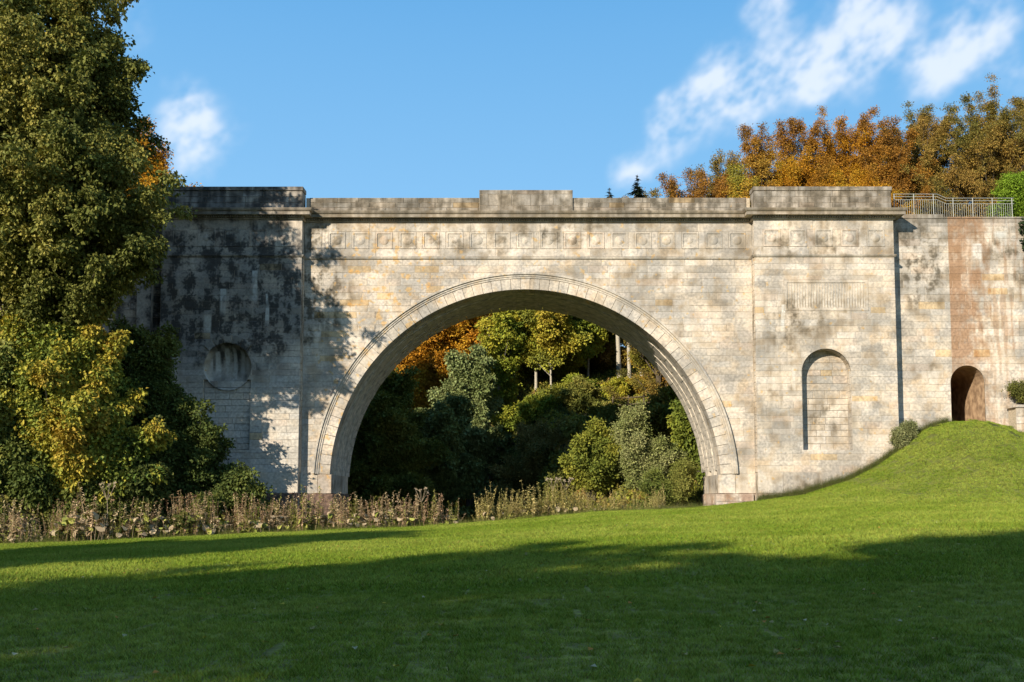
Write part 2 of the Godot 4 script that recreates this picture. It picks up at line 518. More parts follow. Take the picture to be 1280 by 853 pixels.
func lay_courses(parent: Node3D, called: String, x0: float, x1: float, ys: Array, zf: float, cut: Array, lmin: float, lmax: float, depth := 0.12, m: Material = null) -> int:
	# ashlar in courses; ys are the bed joints from below upwards; cut are openings the stones are dressed to
	var count := 0
	for c in ys.size() - 1:
		var y0: float = ys[c]
		var y1: float = ys[c + 1]
		var h: float = y1 - y0 - GAP
		var x := x0
		var first := true
		while x < x1 - 0.01:
			var l := snappedf(rng.randf_range(lmin, lmax), 0.05)
			if first and c % 2 == 1: l = snappedf(l * 0.55, 0.05)
			first = false
			if x1 - (x + l) < lmin * 0.6: l = x1 - x
			var p := rect(x + GAP / 2, y0 + GAP / 2, x + l - GAP / 2, y1 - GAP / 2)
			var left: Array = [p]
			var touched := false
			for q in cut:
				var nxt: Array = []
				for e in left:
					if Geometry2D.intersect_polygons(e, q).is_empty():
						nxt.append(e)
					else:
						touched = true
						for piece in Geometry2D.clip_polygons(e, q):
							if not Geometry2D.is_polygon_clockwise(piece): nxt.append(piece)
				left = nxt
			var out := zf + rng.randf_range(-0.006, 0.006)
			for e in left:
				var mid := Vector2(x + l / 2, (y0 + y1) / 2)
				var tone: Material = m if m else pick_tone(mid.x, mid.y)
				if not touched:
					put(called, block_mesh(l - GAP, h, depth), tone, parent, Vector3(mid.x, mid.y, out) - parent.position)
				else:
					var area := 0.0
					for i in e.size(): area += e[i].cross(e[(i + 1) % e.size()]) * 0.5
					if absf(area) < 0.012: continue
					var own := PackedVector2Array()
					for pt in e: own.append(pt - mid)
					put(called, extrude(own, 0.0, -depth, 0.012), tone, parent, Vector3(mid.x, mid.y, out) - parent.position)
				count += 1
			x += l
	return count

func beds(y0: float, y1: float, h: float) -> Array:
	var n := int(round((y1 - y0) / h))
	var r := [y0]
	var weights := []
	var sum := 0.0
	for i in n:
		var w := rng.randf_range(0.85, 1.15)
		weights.append(w)
		sum += w
	var y := y0
	for i in n:
		y += (y1 - y0) * weights[i] / sum
		r.append(y1 if i == n - 1 else snappedf(y, 0.02))
	return r

func disc(cx: float, cy: float, r: float, seg := 48) -> PackedVector2Array:
	var p := PackedVector2Array()
	for i in seg: p.append(Vector2(cx + cos(TAU * i / seg) * r, cy + sin(TAU * i / seg) * r))
	return p

func arched(x0: float, x1: float, y0: float, spring: float, seg := 32) -> PackedVector2Array:
	# opening with a round head
	var p := PackedVector2Array([Vector2(x0, y0), Vector2(x1, y0)])
	var r := (x1 - x0) / 2
	for i in seg + 1: p.append(Vector2((x0 + x1) / 2 + cos(PI * i / seg) * r, spring + sin(PI * i / seg) * r))
	return p

func solid(outer: PackedVector2Array, z0: float, z1: float) -> Shape:
	# prism between z0 (back) and z1 (front)
	var s := Shape.new()
	if Geometry2D.is_polygon_clockwise(outer): outer.reverse()
	var tri := Geometry2D.triangulate_polygon(outer)
	for i in range(0, tri.size(), 3):
		var p: Array = [outer[tri[i]], outer[tri[i + 1]], outer[tri[i + 2]]]
		if (p[1] - p[0]).cross(p[2] - p[0]) < 0: p.reverse()
		s.tri(Vector3(p[0].x, p[0].y, z1), Vector3(p[1].x, p[1].y, z1), Vector3(p[2].x, p[2].y, z1))
		s.tri(Vector3(p[0].x, p[0].y, z0), Vector3(p[2].x, p[2].y, z0), Vector3(p[1].x, p[1].y, z0))
	var k := outer.size()
	for i in k:
		var a := outer[i]
		var b := outer[(i + 1) % k]
		s.quad(Vector3(a.x, a.y, z0), Vector3(b.x, b.y, z0), Vector3(b.x, b.y, z1), Vector3(a.x, a.y, z1))
	return s

func sweep_ring(profile: Array, a0: float, a1: float, seg: int) -> Shape:
	# profile of [radius, z] swept about the arch's axis
	var s := Shape.new()
	for i in seg:
		var t0 := lerpf(a0, a1, float(i) / seg)
		var t1 := lerpf(a0, a1, float(i + 1) / seg)
		for k in profile.size() - 1:
			var p: Array = profile[k]
			var q: Array = profile[k + 1]
			s.quad(Vector3(cos(t0) * p[0], sin(t0) * p[0], p[1]), Vector3(cos(t0) * q[0], sin(t0) * q[0], q[1]), Vector3(cos(t1) * q[0], sin(t1) * q[0], q[1]), Vector3(cos(t1) * p[0], sin(t1) * p[0], p[1]))
	return s

func sweep_plan(path: Array, profile: Array) -> Shape:
	# profile of [outward, height] run along a plan path of Vector2(x, z), mitred; outward is to the right of travel seen from above with z towards the viewer
	var s := Shape.new()
	var mit := []
	for i in path.size():
		var a: Vector2 = (path[i] - path[i - 1]).normalized() if i > 0 else (path[1] - path[0]).normalized()
		var b: Vector2 = (path[i + 1] - path[i]).normalized() if i < path.size() - 1 else a
		var na := Vector2(-a.y, a.x)
		var nb := Vector2(-b.y, b.x)
		var m := na + nb
		mit.append(m / (m.length_squared() * 0.5))
	for i in path.size() - 1:
		for k in profile.size() - 1:
			var p: Array = profile[k]
			var q: Array = profile[k + 1]
			var a0: Vector2 = path[i] + mit[i] * p[0]
			var a1: Vector2 = path[i + 1] + mit[i + 1] * p[0]
			var b0: Vector2 = path[i] + mit[i] * q[0]
			var b1: Vector2 = path[i + 1] + mit[i + 1] * q[0]
			s.quad(Vector3(a0.x, p[1], a0.y), Vector3(a1.x, p[1], a1.y), Vector3(b1.x, q[1], b1.y), Vector3(b0.x, q[1], b0.y))
	return s

func dome_mesh(r: float, flat: float, rings := 5, seg := 16) -> ArrayMesh:
	var s := Shape.new()
	for i in rings:
		for k in seg:
			var pts := []
			var nn := []
			for q in [[i, k], [i + 1, k], [i + 1, k + 1], [i, k + 1]]:
				var t: float = PI / 2 * q[0] / rings
				var a: float = TAU * q[1] / seg
				var d := Vector3(cos(t) * cos(a), cos(t) * sin(a), sin(t))
				pts.append(Vector3(d.x * r, d.y * r, d.z * flat))
				nn.append(Vector3(d.x / r, d.y / r, d.z / flat).normalized())
			s.smooth_quad(pts[0], pts[3], pts[2], pts[1], nn[0], nn[3], nn[2], nn[1])
	return s.mesh()

func build_bridge() -> void:
	var bridge := thing("stone_bridge", Vector3.ZERO, "tall weathered stone bridge with one great round arch between two broad piers", "bridge")
	var arch_cut := PackedVector2Array()
	for i in 97: arch_cut.append(Vector2(ARCH_X + cos(PI * i / 96) * R_OUT, ARCH_Y + sin(PI * i / 96) * R_OUT))
	arch_cut.append(Vector2(ARCH_X - R_OUT, -6)); arch_cut.append(Vector2(ARCH_X + R_OUT, -6))
	# ---- spandrel wall
	var core := PackedVector2Array([Vector2(12.5, -4.5), Vector2(12.5, 17.3), Vector2(-12.5, 17.3), Vector2(-12.5, -4.5), Vector2(ARCH_X - 10.8, -4.5)])
	for i in range(64, -1, -1): core.append(Vector2(ARCH_X + cos(PI * i / 64) * 10.8, ARCH_Y + sin(PI * i / 64) * 10.8))
	core.append(Vector2(ARCH_X + 10.8, -4.5))
	var sw := put("spandrel_wall", solid(core, -5.97, -0.013).mesh(), stone_tones[3], bridge)
	lay_courses(sw, "stone", -12.35, 12.35, beds(3.12, 14.96, 0.35), 0.0, [arch_cut], 0.75, 1.65)
	lay_courses(sw, "stone", -12.35, ARCH_X - 10.5, [2.06, 3.1], 0.03, [], 0.8, 1.1, 0.14)
	lay_courses(sw, "stone", ARCH_X + 10.5, 12.35, [2.06, 3.1], 0.03, [], 0.8, 1.1, 0.14)
	lay_courses(sw, "base_stone", -12.35, ARCH_X - 10.4, beds(-1.4, 2.04, 0.43), 0.12, [], 0.6, 1.1, 0.2, mats.red_stone)
	lay_courses(sw, "base_stone", ARCH_X + 10.3, 12.2, beds(0.2, 2.04, 0.43), 0.16, [], 0.6, 1.1, 0.24)
	# ---- arch ring and vault
	var ring := Node3D.new()
	ring.name = "arch_ring"
	bridge.add_child(ring)
	ring.position = Vector3(ARCH_X, ARCH_Y, 0)
	var lo := asin((3.1 - ARCH_Y) / R_IN)
	var num := 63
	var da := (PI - 2 * lo) / num
	var g := 0.007 / R_IN
	var vp := PackedVector2Array()
	for i in 4:
		var a := -da / 2 + g + (da - 2 * g) * i / 3.0
		vp.append(Vector2(cos(a), sin(a)) * R_OUT)
	for i in range(3, -1, -1):
		var a := -da / 2 + g + (da - 2 * g) * i / 3.0
		vp.append(Vector2(cos(a), sin(a)) * R_IN)
	var vm := extrude(vp, 0.0, -1.05, 0.014)
	for i in num:
		var tone: Material = stone_tones[[0, 1, 3, 1, 2, 0, 3, 7][rng.randi() % 8]]
		var o := put("voussoir", vm, tone, ring, Vector3(0, 0, 0.04 + rng.randf_range(-0.006, 0.006)))
		o.rotation.z = lo + da * (i + 0.5)
	put("archivolt_moulding", sweep_ring([[11.53, -0.03], [11.53, 0.18], [11.42, 0.19], [11.40, 0.12], [11.31, 0.12], [11.29, 0.08], [11.21, 0.08], [11.2, 0.0]], lo, PI - lo, 120).mesh(), stone_tones[3], ring)
	var vault := Shape.new()
	var zz := [-1.03, -1.95, -2.9, -3.85, -4.8, -6.03]
	for k in 5:
		var rr: float = R_IN + [0.07, 0.02, 0.07, 0.03, 0.0][k]
		for i in num:
			var a0 := lo + da * (i + (0.5 if k % 2 == 0 else 0.0)) + g * 1.3
			var a1 := a0 + da - g * 2.6
			if a1 > PI - lo: a1 = PI - lo
			if a1 - a0 < 0.01: continue
			var e0 := rr + rng.randf_range(-0.012, 0.012)
			var z0: float = zz[k + 1] + 0.012
			var z1: float = zz[k] - 0.012
			var q := []
			for r2 in [e0, 10.95]:
				for a in [a0, a1]:
					for z in [z0, z1]: q.append(Vector3(cos(a) * r2, sin(a) * r2, z))
			vault.quad(q[0], q[2], q[3], q[1])
			vault.quad(q[1], q[3], q[7], q[5])
			vault.quad(q[2], q[0], q[4], q[6])
			vault.quad(q[0], q[1], q[5], q[4])
			vault.quad(q[3], q[2], q[6], q[7])
	var vs := put("vault_stonework", vault.mesh(), mats.soffit, ring)
	vs.set_meta("kind", "stuff")
	# ---- jambs below the spring of the arch
	for side in [-1.0, 1.0]:
		var jamb := Node3D.new()
		jamb.name = "arch_jamb"
		bridge.add_child(jamb, true)
		for k in 5:
			var z1: float = -0.125 if k == 0 else zz[k - 1] - 0.11
			var z0: float = zz[k] - 0.10
			var s := Shape.new()
			var xa: float = ARCH_X + side * 10.47
			var xb: float = ARCH_X + side * 10.95
			s.box(Vector3(minf(xa, xb), 2.08, z0), Vector3(maxf(xa, xb), 3.09, z1))
			put("impost_stone", s.mesh(), stone_tones[k % 4], jamb)
			for c in 7:
				var t := Shape.new()
				var xc: float = ARCH_X + side * (10.40 + rng.randf_range(-0.02, 0.02))
				t.box(Vector3(minf(xc, xb), -2.0 + c * 0.58 + 0.02, z0), Vector3(maxf(xc, xb), -2.0 + (c + 1) * 0.58, z1))
				put("base_stone", t.mesh(), mats.red_stone if side < 0 else stone_tones[4], jamb)
	# ---- piers
	build_pier(bridge, -1)
	build_pier(bridge, 1)
	# ---- frieze of sunk panels with round bosses
	var boss := dome_mesh(0.3, 0.13)
	var small := dome_mesh(0.22, 0.11)
	for i in 19: frieze_panel(bridge, 11.55 - 1.3 * i, 0.0, boss if rng.randf() < 0.8 else small, 0.95)
	for side in [-1, 1]:
		for i in 5: frieze_panel(bridge, side * 16.17 + (i - 2) * 1.42, 0.57, boss if side > 0 else small, 0.98)
	var fr := Node3D.new()
	fr.name = "frieze"
	bridge.add_child(fr)
	var holes := []
	for i in 19:
		var cx := 11.55 - 1.3 * i
		holes.append(rect(cx - 0.475, 15.54, cx + 0.475, 16.49))
	lay_courses(fr, "stone", -12.35, 12.35, [15.1, 15.54, 16.49, 17.04], 0.0, holes, 1.3, 2.1)
	for side in [-1, 1]:
		var ph := []
		for i in 5:
			var cx: float = side * 16.17 + (i - 2) * 1.42
			ph.append(rect(cx - 0.49, 15.52, cx + 0.49, 16.48))
		lay_courses(fr, "stone", side * 16.17 - 3.83, side * 16.17 + 3.83, [15.02, 15.52, 16.48, 17.04], 0.57, ph, 1.42, 1.9)
	# ---- string course and cornice follow the piers in plan
	var plan := [Vector2(-20.0, -0.4), Vector2(-20.0, 0.57), Vector2(-12.34, 0.57), Vector2(-12.34, 0.0), Vector2(12.34, 0.0), Vector2(12.34, 0.57), Vector2(20.0, 0.57), Vector2(20.0, -0.4)]
	put("string_course", sweep_plan(plan, [[0.0, 14.93], [0.06, 14.95], [0.1, 15.03], [0.1, 15.07], [0.0, 15.1]]).mesh(), stone_tones[3], bridge)
	var corn := put("cornice", sweep_plan(plan, [[0.0, 17.0], [0.07, 17.01], [0.1, 17.08], [0.1, 17.2], [0.42, 17.21], [0.42, 17.19], [0.47, 17.19], [0.48, 17.36], [0.54, 17.38], [0.6, 17.46], [0.62, 17.52], [0.1, 17.6], [-0.3, 17.61]]).mesh(), stone_tones[2], bridge)
	var dent := Shape.new()
	for run in [[-19.95, -12.3, 0.57], [-12.2, 12.2, 0.0], [12.3, 19.95, 0.57]]:
		var x: float = run[0]
		while x < run[1]:
			dent.box(Vector3(x, 17.1, run[2] + 0.09), Vector3(x + 0.075, 17.205, run[2] + 0.24))
			x += 0.13
	var dn := put("dentils", dent.mesh(), stone_tones[3], corn)
	dn.set_meta("kind", "stuff")
	# ---- deck and parapets
	var deck := Shape.new()
	deck.box(Vector3(-20.0, 17.05, -5.95), Vector3(20.0, 17.4, -0.1))
	put("deck", deck.mesh(), mats.dirt_path, bridge)
	for side in [1, -1]:
		var par := put("parapet", parapet_core(side), mats.mortar, bridge)
		if side < 0: continue
		var low := [17.58, 17.87, 18.15, 18.43]
		lay_courses(par, "parapet_stone", -12.1, -2.72, low, -0.05, [], 0.8, 1.6)
		lay_courses(par, "parapet_stone", 2.5, 12.1, low, -0.05, [], 0.8, 1.6)
		lay_courses(par, "parapet_stone", -2.7, 2.48, [17.58, 17.96, 18.6, 18.84], 0.06, [], 0.9, 1.5)
		for sx in [-1, 1]:
			var a: float = sx * 16.17
			lay_courses(par, "parapet_stone", a - 3.75, a + 3.75, [17.59, 17.98, 18.32, 18.66], 0.5, [], 0.8, 1.3)
			lay_courses(par, "coping_stone", a - 3.82, a + 3.82, [18.66, 18.88], 0.56, [], 1.1, 1.9, 0.9)
			for e in [-1, 1]:
				var t := Shape.new()
				t.box(Vector3(a + e * 3.72 - 0.05, 17.59, -0.4), Vector3(a + e * 3.72 + 0.05, 18.655, 0.475))
				put("parapet_return", t.mesh(), stone_tones[1], par)

func parapet_core(side: int) -> ArrayMesh:
	var s := Shape.new()
	if side > 0:
		s.box(Vector3(-12.3, 17.4, -0.5), Vector3(12.3, 18.415, -0.08))
		s.box(Vector3(-2.66, 17.4, -0.52), Vector3(2.44, 18.82, 0.03))
		for sx in [-1, 1]: s.box(Vector3(sx * 16.17 - 3.7, 17.4, -0.45), Vector3(sx * 16.17 + 3.7, 18.65, 0.465))
	else:
		s.box(Vector3(-20.0, 17.4, -6.0), Vector3(20.0, 18.43, -5.55))
	return s.mesh()

func frieze_panel(bridge: Node3D, cx: float, z: float, boss: ArrayMesh, w: float) -> void:
	var s := Shape.new()
	var h := w / 2 - 0.012
	var b := 0.09
	# sunk field with a plain raised border
	s.box(Vector3(-h + b, -h + b, -0.11), Vector3(h - b, h - b, -0.075))
	s.box(Vector3(-h, -h, -0.1), Vector3(h, -h + b, 0.025)); s.box(Vector3(-h, h - b, -0.1), Vector3(h, h, 0.025))
	s.box(Vector3(-h, -h + b, -0.1), Vector3(-h + b, h - b, 0.025)); s.box(Vector3(h - b, -h + b, -0.1), Vector3(h, h - b, 0.025))
	var tone: Material = stone_tones[[0, 1, 2, 3, 4][rng.randi() % 5]]
	var o := put("frieze_panel", s.mesh(), tone, bridge, Vector3(cx, 16.01, z))
	put("roundel", boss, tone, o, Vector3(0, 0, -0.076))

func build_pier(bridge: Node3D, side: int) -> void:
	var cx := side * 16.17
	var x0 := cx - 3.83
	var x1 := cx + 3.83
	var zf := 0.57
	var niche: PackedVector2Array
	var cut: Array
	var core: PackedVector2Array
	if side > 0:
		niche = arched(14.81, 17.48, 4.4, 8.56)
		cut = [niche, rect(13.94, 11.96, 18.52, 13.68)]
	else:
		niche = disc(-16.27, 8.9, 1.3)
		cut = [niche, rect(-17.55, 4.4, -15.0, 8.2)]
	# body with the niche cut through its front slab
	var slab := PackedVector2Array([Vector2(x0, -4.5), Vector2(x1, -4.5), Vector2(x1, 17.3), Vector2(x0, 17.3)])
	var p: Node3D
	var body := Shape.new()
	body.box(Vector3(x0 + 0.02, -4.5, -5.95), Vector3(x1 - 0.02, 17.3, zf - 1.2))
	if side > 0:
		# front slab in two halves left and right of the opening so that the hole is real
		for half in [0, 1]:
			var pl_ := PackedVector2Array()
			if half == 0: pl_ = rect(x0 + 0.02, -4.5, 16.145, 17.3)
			else: pl_ = rect(16.145, -4.5, x1 - 0.02, 17.3)
			for piece in Geometry2D.clip_polygons(pl_, niche):
				var sh := solid(piece, zf - 1.2, zf - 0.013)
				body.v.append_array(sh.v); body.n.append_array(sh.n); body.c.append_array(sh.c)
	else:
		for half in [0, 1]:
			var pl_ := rect(x0 + 0.02, -4.5, -16.27, 17.3) if half == 0 else rect(-16.27, -4.5, x1 - 0.02, 17.3)
			for piece in Geometry2D.clip_polygons(pl_, disc(-16.27, 8.9, 1.28)):
				var sh := solid(piece, zf - 1.2, zf - 0.24)
				body.v.append_array(sh.v); body.n.append_array(sh.n); body.c.append_array(sh.c)
		for pl_ in [rect(x0 + 0.02, -4.5, -17.57, 17.3), rect(-14.98, -4.5, x1 - 0.02, 17.3), rect(-17.56, -4.5, -14.99, 4.4)]:
			var fs := solid(pl_, zf - 0.239, zf - 0.014)
			body.v.append_array(fs.v); body.n.append_array(fs.n); body.c.append_array(fs.c)
		for half in [rect(-17.56, 8.22, -16.27, 17.29), rect(-16.27, 8.22, -14.99, 17.29)]:
			for piece in Geometry2D.clip_polygons(half, disc(-16.27, 8.9, 1.285)):
				var fs := solid(piece, zf - 0.239, zf - 0.014)
				body.v.append_array(fs.v); body.n.append_array(fs.n); body.c.append_array(fs.c)
	p = put("pier", body.mesh(), stone_tones[3], bridge)
	lay_courses(p, "stone", x0, x1, beds(3.2, 14.94, 0.35), zf, cut, 0.7, 1.5)
	lay_courses(p, "plinth_stone", x0, x1, [2.08, 3.2], zf + 0.04, [], 1.2, 2.4, 0.16)
	lay_courses(p, "base_stone", x0, x1, beds(-0.6 if side < 0 else 1.0, 2.06, 0.43), zf + 0.1, [], 0.7, 1.3, 0.2, mats.red_stone if side < 0 else null)
	# dressed stones down the return towards the arch
	var ret := Shape.new()
	var xr := x0 if side > 0 else x1
	var ys := beds(3.2, 14.94, 0.35)
	for i in ys.size() - 1:
		ret.box(Vector3(xr - 0.03, ys[i] + 0.01, -0.02), Vector3(xr + 0.03, ys[i + 1] - 0.01, zf - 0.13))
	var rs := put("return_stonework", ret.mesh(), stone_tones[2], p)
	rs.set_meta("kind", "stuff")
	if side > 0:
		var back := Shape.new()
		back.box(Vector3(14.6, 4.2, zf - 1.19), Vector3(17.7, 10.1, zf - 0.66))
		var nb := put("niche", back.mesh(), mats.mortar, p)
		lay_courses(nb, "niche_stone", 14.82, 17.47, beds(4.4, 9.88, 0.36), zf - 0.62, [], 0.6, 1.1, 0.05)
		var jam := Shape.new()
		var r := 1.335
		var jy := 4.42
		while jy < 8.4:
			for sx in [-1, 1]:
				var xa: float = 16.145 + sx * (r + 0.0)
				var xb: float = 16.145 + sx * (r - 0.02)
				jam.box(Vector3(minf(xa, xb), jy, zf - 0.65), Vector3(maxf(xa, xb), jy + 0.34, zf - 0.03))
			jy += 0.355
		for i in 15:
			var a0 := PI * i / 15.0 + 0.006
			var a1 := PI * (i + 1) / 15.0 - 0.006
			var q := []
			for z in [zf - 0.65, zf - 0.03]:
				for a in [a0, a1]: q.append(Vector3(16.145 + cos(a) * (r - 0.02), 8.56 + sin(a) * (r - 0.02), z))
			jam.quad(q[0], q[1], q[3], q[2])
		var jm := put("niche_lining", jam.mesh(), stone_tones[1], nb)
		jm.set_meta("kind", "stuff")
		# sunk tablet with upright reeding
		var tab := Shape.new()
		tab.box(Vector3(13.95, 11.97, zf - 0.2), Vector3(18.51, 13.67, zf - 0.09))
		for b in [[13.95, 11.97, 18.51, 12.12], [13.95, 13.52, 18.51, 13.67], [13.95, 12.12, 14.1, 13.52], [18.36, 12.12, 18.51, 13.52]]:
			tab.box(Vector3(b[0], b[1], zf - 0.09), Vector3(b[2], b[3], zf + 0.025))
		var tb := put("tablet", tab.mesh(), stone_tones[1], p)
		var reed := Shape.new()
		var x := 14.14
		while x < 18.28:
			var a := Vector3(x, 12.16, zf - 0.088)
			var b := Vector3(x + 0.11, 12.16, zf - 0.088)
			var c := Vector3(x + 0.055, 12.16, zf + 0.015)
			var up := Vector3(0, rng.randf_range(1.28, 1.33), 0)
			reed.quad(a, c, c + up, a + up); reed.quad(c, b, b + up, c + up); reed.tri(a + up, c + up, b + up)
			x += 0.15
		var rd := put("reeding", reed.mesh(), stone_tones[2], tb)
		rd.set_meta("kind", "stuff")
	else:
		# blocked niche: hollow shell of the old semi-dome over a walled-up opening
		var sh := Shape.new()
		var rr := 1.29
		for i in 8:
			for k in 28:
				var pts := []
				var nn := []
				for q in [[i, k], [i + 1, k], [i + 1, k + 1], [i, k + 1]]:
					var t: float = PI / 2 * q[0] / 8.0
					var a: float = TAU * q[1] / 28.0
					var d := Vector3(cos(t) * cos(a), cos(t) * sin(a), -sin(t))
					pts.append(Vector3(-16.27 + d.x * rr, 8.9 + d.y * rr, zf - 0.1 + d.z * 0.72))
					nn.append(-Vector3(d.x, d.y, d.z * 1.6).normalized())
				sh.smooth_quad(pts[0], pts[3], pts[2], pts[1], nn[0], nn[3], nn[2], nn[1])
		put("niche", sh.mesh(), stone_tones[3], p)
		lay_courses(p, "infill_stone", -17.53, -15.02, beds(4.42, 8.15, 0.35), zf - 0.2, [], 0.6, 1.2, 0.05)
		for i in 5:
			var a := deg_to_rad(50 + 20 * i)
			var kp := PackedVector2Array()
			for q in [[1.31, -8.5], [1.75, -8.0], [1.75, 8.0], [1.31, 8.5]]:
				var aa: float = a + deg_to_rad(q[1])
				kp.append(Vector2(-16.27 + cos(aa) * q[0], 8.9 + sin(aa) * q[0]))
			put("niche_voussoir", extrude(kp, zf + 0.05 + (0.04 if i % 2 == 0 else 0.0), zf - 0.1, 0.012), stone_tones[[3, 5, 1, 5, 3][i]], p)

func build_wings() -> void:
	# ---- right: high retaining wall with a small arched passage
	var w := thing("retaining_wall", Vector3(24, 5, -0.3), "high streaked stone retaining wall with a small arched passage, rust brown down one side", "wall")
	var o := -w.position
	var zf := -0.28
	var door := arched(23.2, 25.07, 5.0, 8.15)
	var core := Shape.new()
	for half in [rect(20.0, -1, 24.135, 17.3), rect(24.135, -1, 40.0, 17.3)]:
		for piece in Geometry2D.clip_polygons(half, door):
			var sh := solid(piece, -1.3, zf - 0.013)
			core.v.append_array(sh.v); core.n.append_array(sh.n)
			core.c.append_array(sh.c)
	var body := put("wall_body", core.mesh(), stone_tones[3], w, o)
	body.position = o
	var hold := Node3D.new()
	hold.name = "facing"
	w.add_child(hold)
	hold.position = o
	_course_in(hold, "stone", 20.02, 29.6, beds(3.6, 17.3, 0.38), zf, [door], 0.7, 1.5)
	var rest := Shape.new()
	rest.box(Vector3(29.62, 3.6, zf - 0.014), Vector3(40, 17.3, zf))
	put("far_facing", rest.mesh(), stone_tones[2], w, o)
	_course_in(hold, "coping_stone", 20.72, 23.1, [17.31, 17.56], zf + 0.03, [], 0.8, 1.2, 0.6)
	_course_in(hold, "coping_stone", 23.1, 31.0, [17.31, 17.42], zf + 0.03, [], 0.8, 1.2, 0.6)
	# passage behind the door: side walls, barrel head, floor, end wall
	var pas := Shape.new()
	var d0 := zf - 0.2
	var d1 := -7.0
	var segs := 14
	var prof := [Vector2(25.055, 5.4)]
	for i in segs + 1: prof.append(Vector2(24.135 + cos(PI * i / segs) * 0.92, 8.15 + sin(PI * i / segs) * 0.92))
	prof.append(Vector2(23.215, 5.4))
	for i in prof.size() - 1:
		pas.quad(Vector3(prof[i].x, prof[i].y, d1), Vector3(prof[i + 1].x, prof[i + 1].y, d1), Vector3(prof[i + 1].x, prof[i + 1].y, d0 + 0.18), Vector3(prof[i].x, prof[i].y, d0 + 0.18))
	pas.quad(Vector3(23.1, 5.3, d1), Vector3(25.2, 5.3, d1), Vector3(25.2, 9.3, d1), Vector3(23.1, 9.3, d1))
	put("passage_lining", pas.mesh(), mats.soffit_warm, w, o)
	var fl := Shape.new()
	fl.box(Vector3(23.15, 5.5, d1), Vector3(25.1, 5.79, -0.3))
	put("passage_floor", fl.mesh(), mats.dirt_path, w, o)
	# ---- left: the same wall, mostly behind the trees
	var l := thing("retaining_wall", Vector3(-26, 5, -0.3), "dark shaded stone retaining wall behind the trees at far left", "wall")
	var lo := -l.position
	var lc := Shape.new()
	lc.box(Vector3(-44, -1, -1.3), Vector3(-20.0, 17.3, zf - 0.03))
	put("wall_body", lc.mesh(), mats.mortar, l, lo)
	var lh := Node3D.new()
	lh.name = "facing"
	l.add_child(lh)
	lh.position = lo
	_course_in(lh, "stone", -29.9, -20.05, beds(6.5, 17.3, 0.43), zf, [], 0.9, 1.9)
	var lb := Shape.new()
	lb.box(Vector3(-21.5, 4.0, zf), Vector3(-20.7, 17.0, zf + 0.3))
	put("buttress", lb.mesh(), stone_tones[3], l, lo)
	_course_in(lh, "coping_stone", -32, -20.72, [17.31, 17.5], zf + 0.03, [], 0.9, 1.6, 0.6)

func _course_in(hold: Node3D, called: String, x0: float, x1: float, ys: Array, zf: float, cut: Array, a: float, b: float, depth := 0.12) -> void:
	# the holder's origin lies at the world's origin
	var keep := hold.position
	hold.position = Vector3.ZERO
	lay_courses(hold, called, x0, x1, ys, zf, cut, a, b, depth)
	hold.position = keep

func railing(x0: float, x1: float, drop: float, base: float, label: String) -> void:
	var r := thing("metal_railing", Vector3((x0 + x1) / 2, base, -0.6), label, "railing", "railings on the retaining walls")
	var top := func(x: float) -> float: return (18.8 if x < drop else 18.57) if absf(x - drop) > 0.25 else lerpf(18.8, 18.57, (x - drop + 0.25) / 0.5)
	var floor_y := func(x: float) -> float: return 17.53 if x < drop else 17.4
	for off in [0.0, 0.15, 0.32]:
		var pts := []
		var rad := []
		for x in [x0, drop - 0.25, drop + 0.25, x1]:
			if x < x0 or x > x1: continue
			pts.append(Vector3(x, top.call(x) - off, -0.6) - r.position)
			rad.append(0.019)
		var s := Shape.new()
		s.tube(pts, rad, 6)
		put("rail", s.mesh(), mats.rail, r)
	var x := x0 + 0.05
	var k := 0
	while x < x1:
		var s := Shape.new()
		var post := k % 9 == 0
		s.tube([Vector3(0, 0, 0), Vector3(0, 1, 0)], [0.010, 0.010] if not post else [0.026, 0.026], 5)
		var y0: float = floor_y.call(x)
		var y1: float = top.call(x) - (0.0 if post else 0.32)
		var key := "post" if post else "bar"
		if not mesh_cache.has(key): mesh_cache[key] = s.mesh()
		var o := put(key, mesh_cache[key], mats.rail, r, Vector3(x, y0, -0.6) - r.position)
		o.scale.y = y1 - y0
		x += 0.122
		k += 1

# ------------------------------------------------------------------ plants
func leaf_to(s: Shape, at: Vector3, along: Vector3, up: Vector3, l: float, w: float) -> void:
	# a folded kite: two faces either side of the midrib
	var side := along.cross(up).normalized() * w
	var mid := at + along * l * 0.45
	var tip := at + along * l - up * l * 0.12
	s.tri(at, mid + side + up * w * 0.35, tip)
	s.tri(at, tip, mid - side + up * w * 0.35)

func rand_dir() -> Vector3:
	var z := rng.randf_range(-1, 1)
	var a := rng.randf() * TAU
	var r := sqrt(1 - z * z)
	return Vector3(r * cos(a), z, r * sin(a))

func sprig_mesh(leaves: int, l: float, w: float, flat: float, droop: float) -> ArrayMesh:
	var s := Shape.new()
	for i in leaves:
		var d := rand_dir()
		var p := Vector3(d.x, d.y * flat, d.z) * 0.5 * pow(rng.randf(), 0.45)
		var along := (Vector3(d.x, d.y * 0.5 - droop, d.z) + rand_dir() * 0.7).normalized()
		var up := (Vector3.UP + rand_dir() * 0.75).normalized()
		up = (up - along * up.dot(along)).normalized()
		var k := rng.randf_range(0.72, 1.22)
		s.ink = Color(k * rng.randf_range(0.92, 1.1), k, k * 0.95)
		leaf_to(s, p, along, up, l * rng.randf_range(0.7, 1.25), w * rng.randf_range(0.75, 1.2))
	return s.mesh()

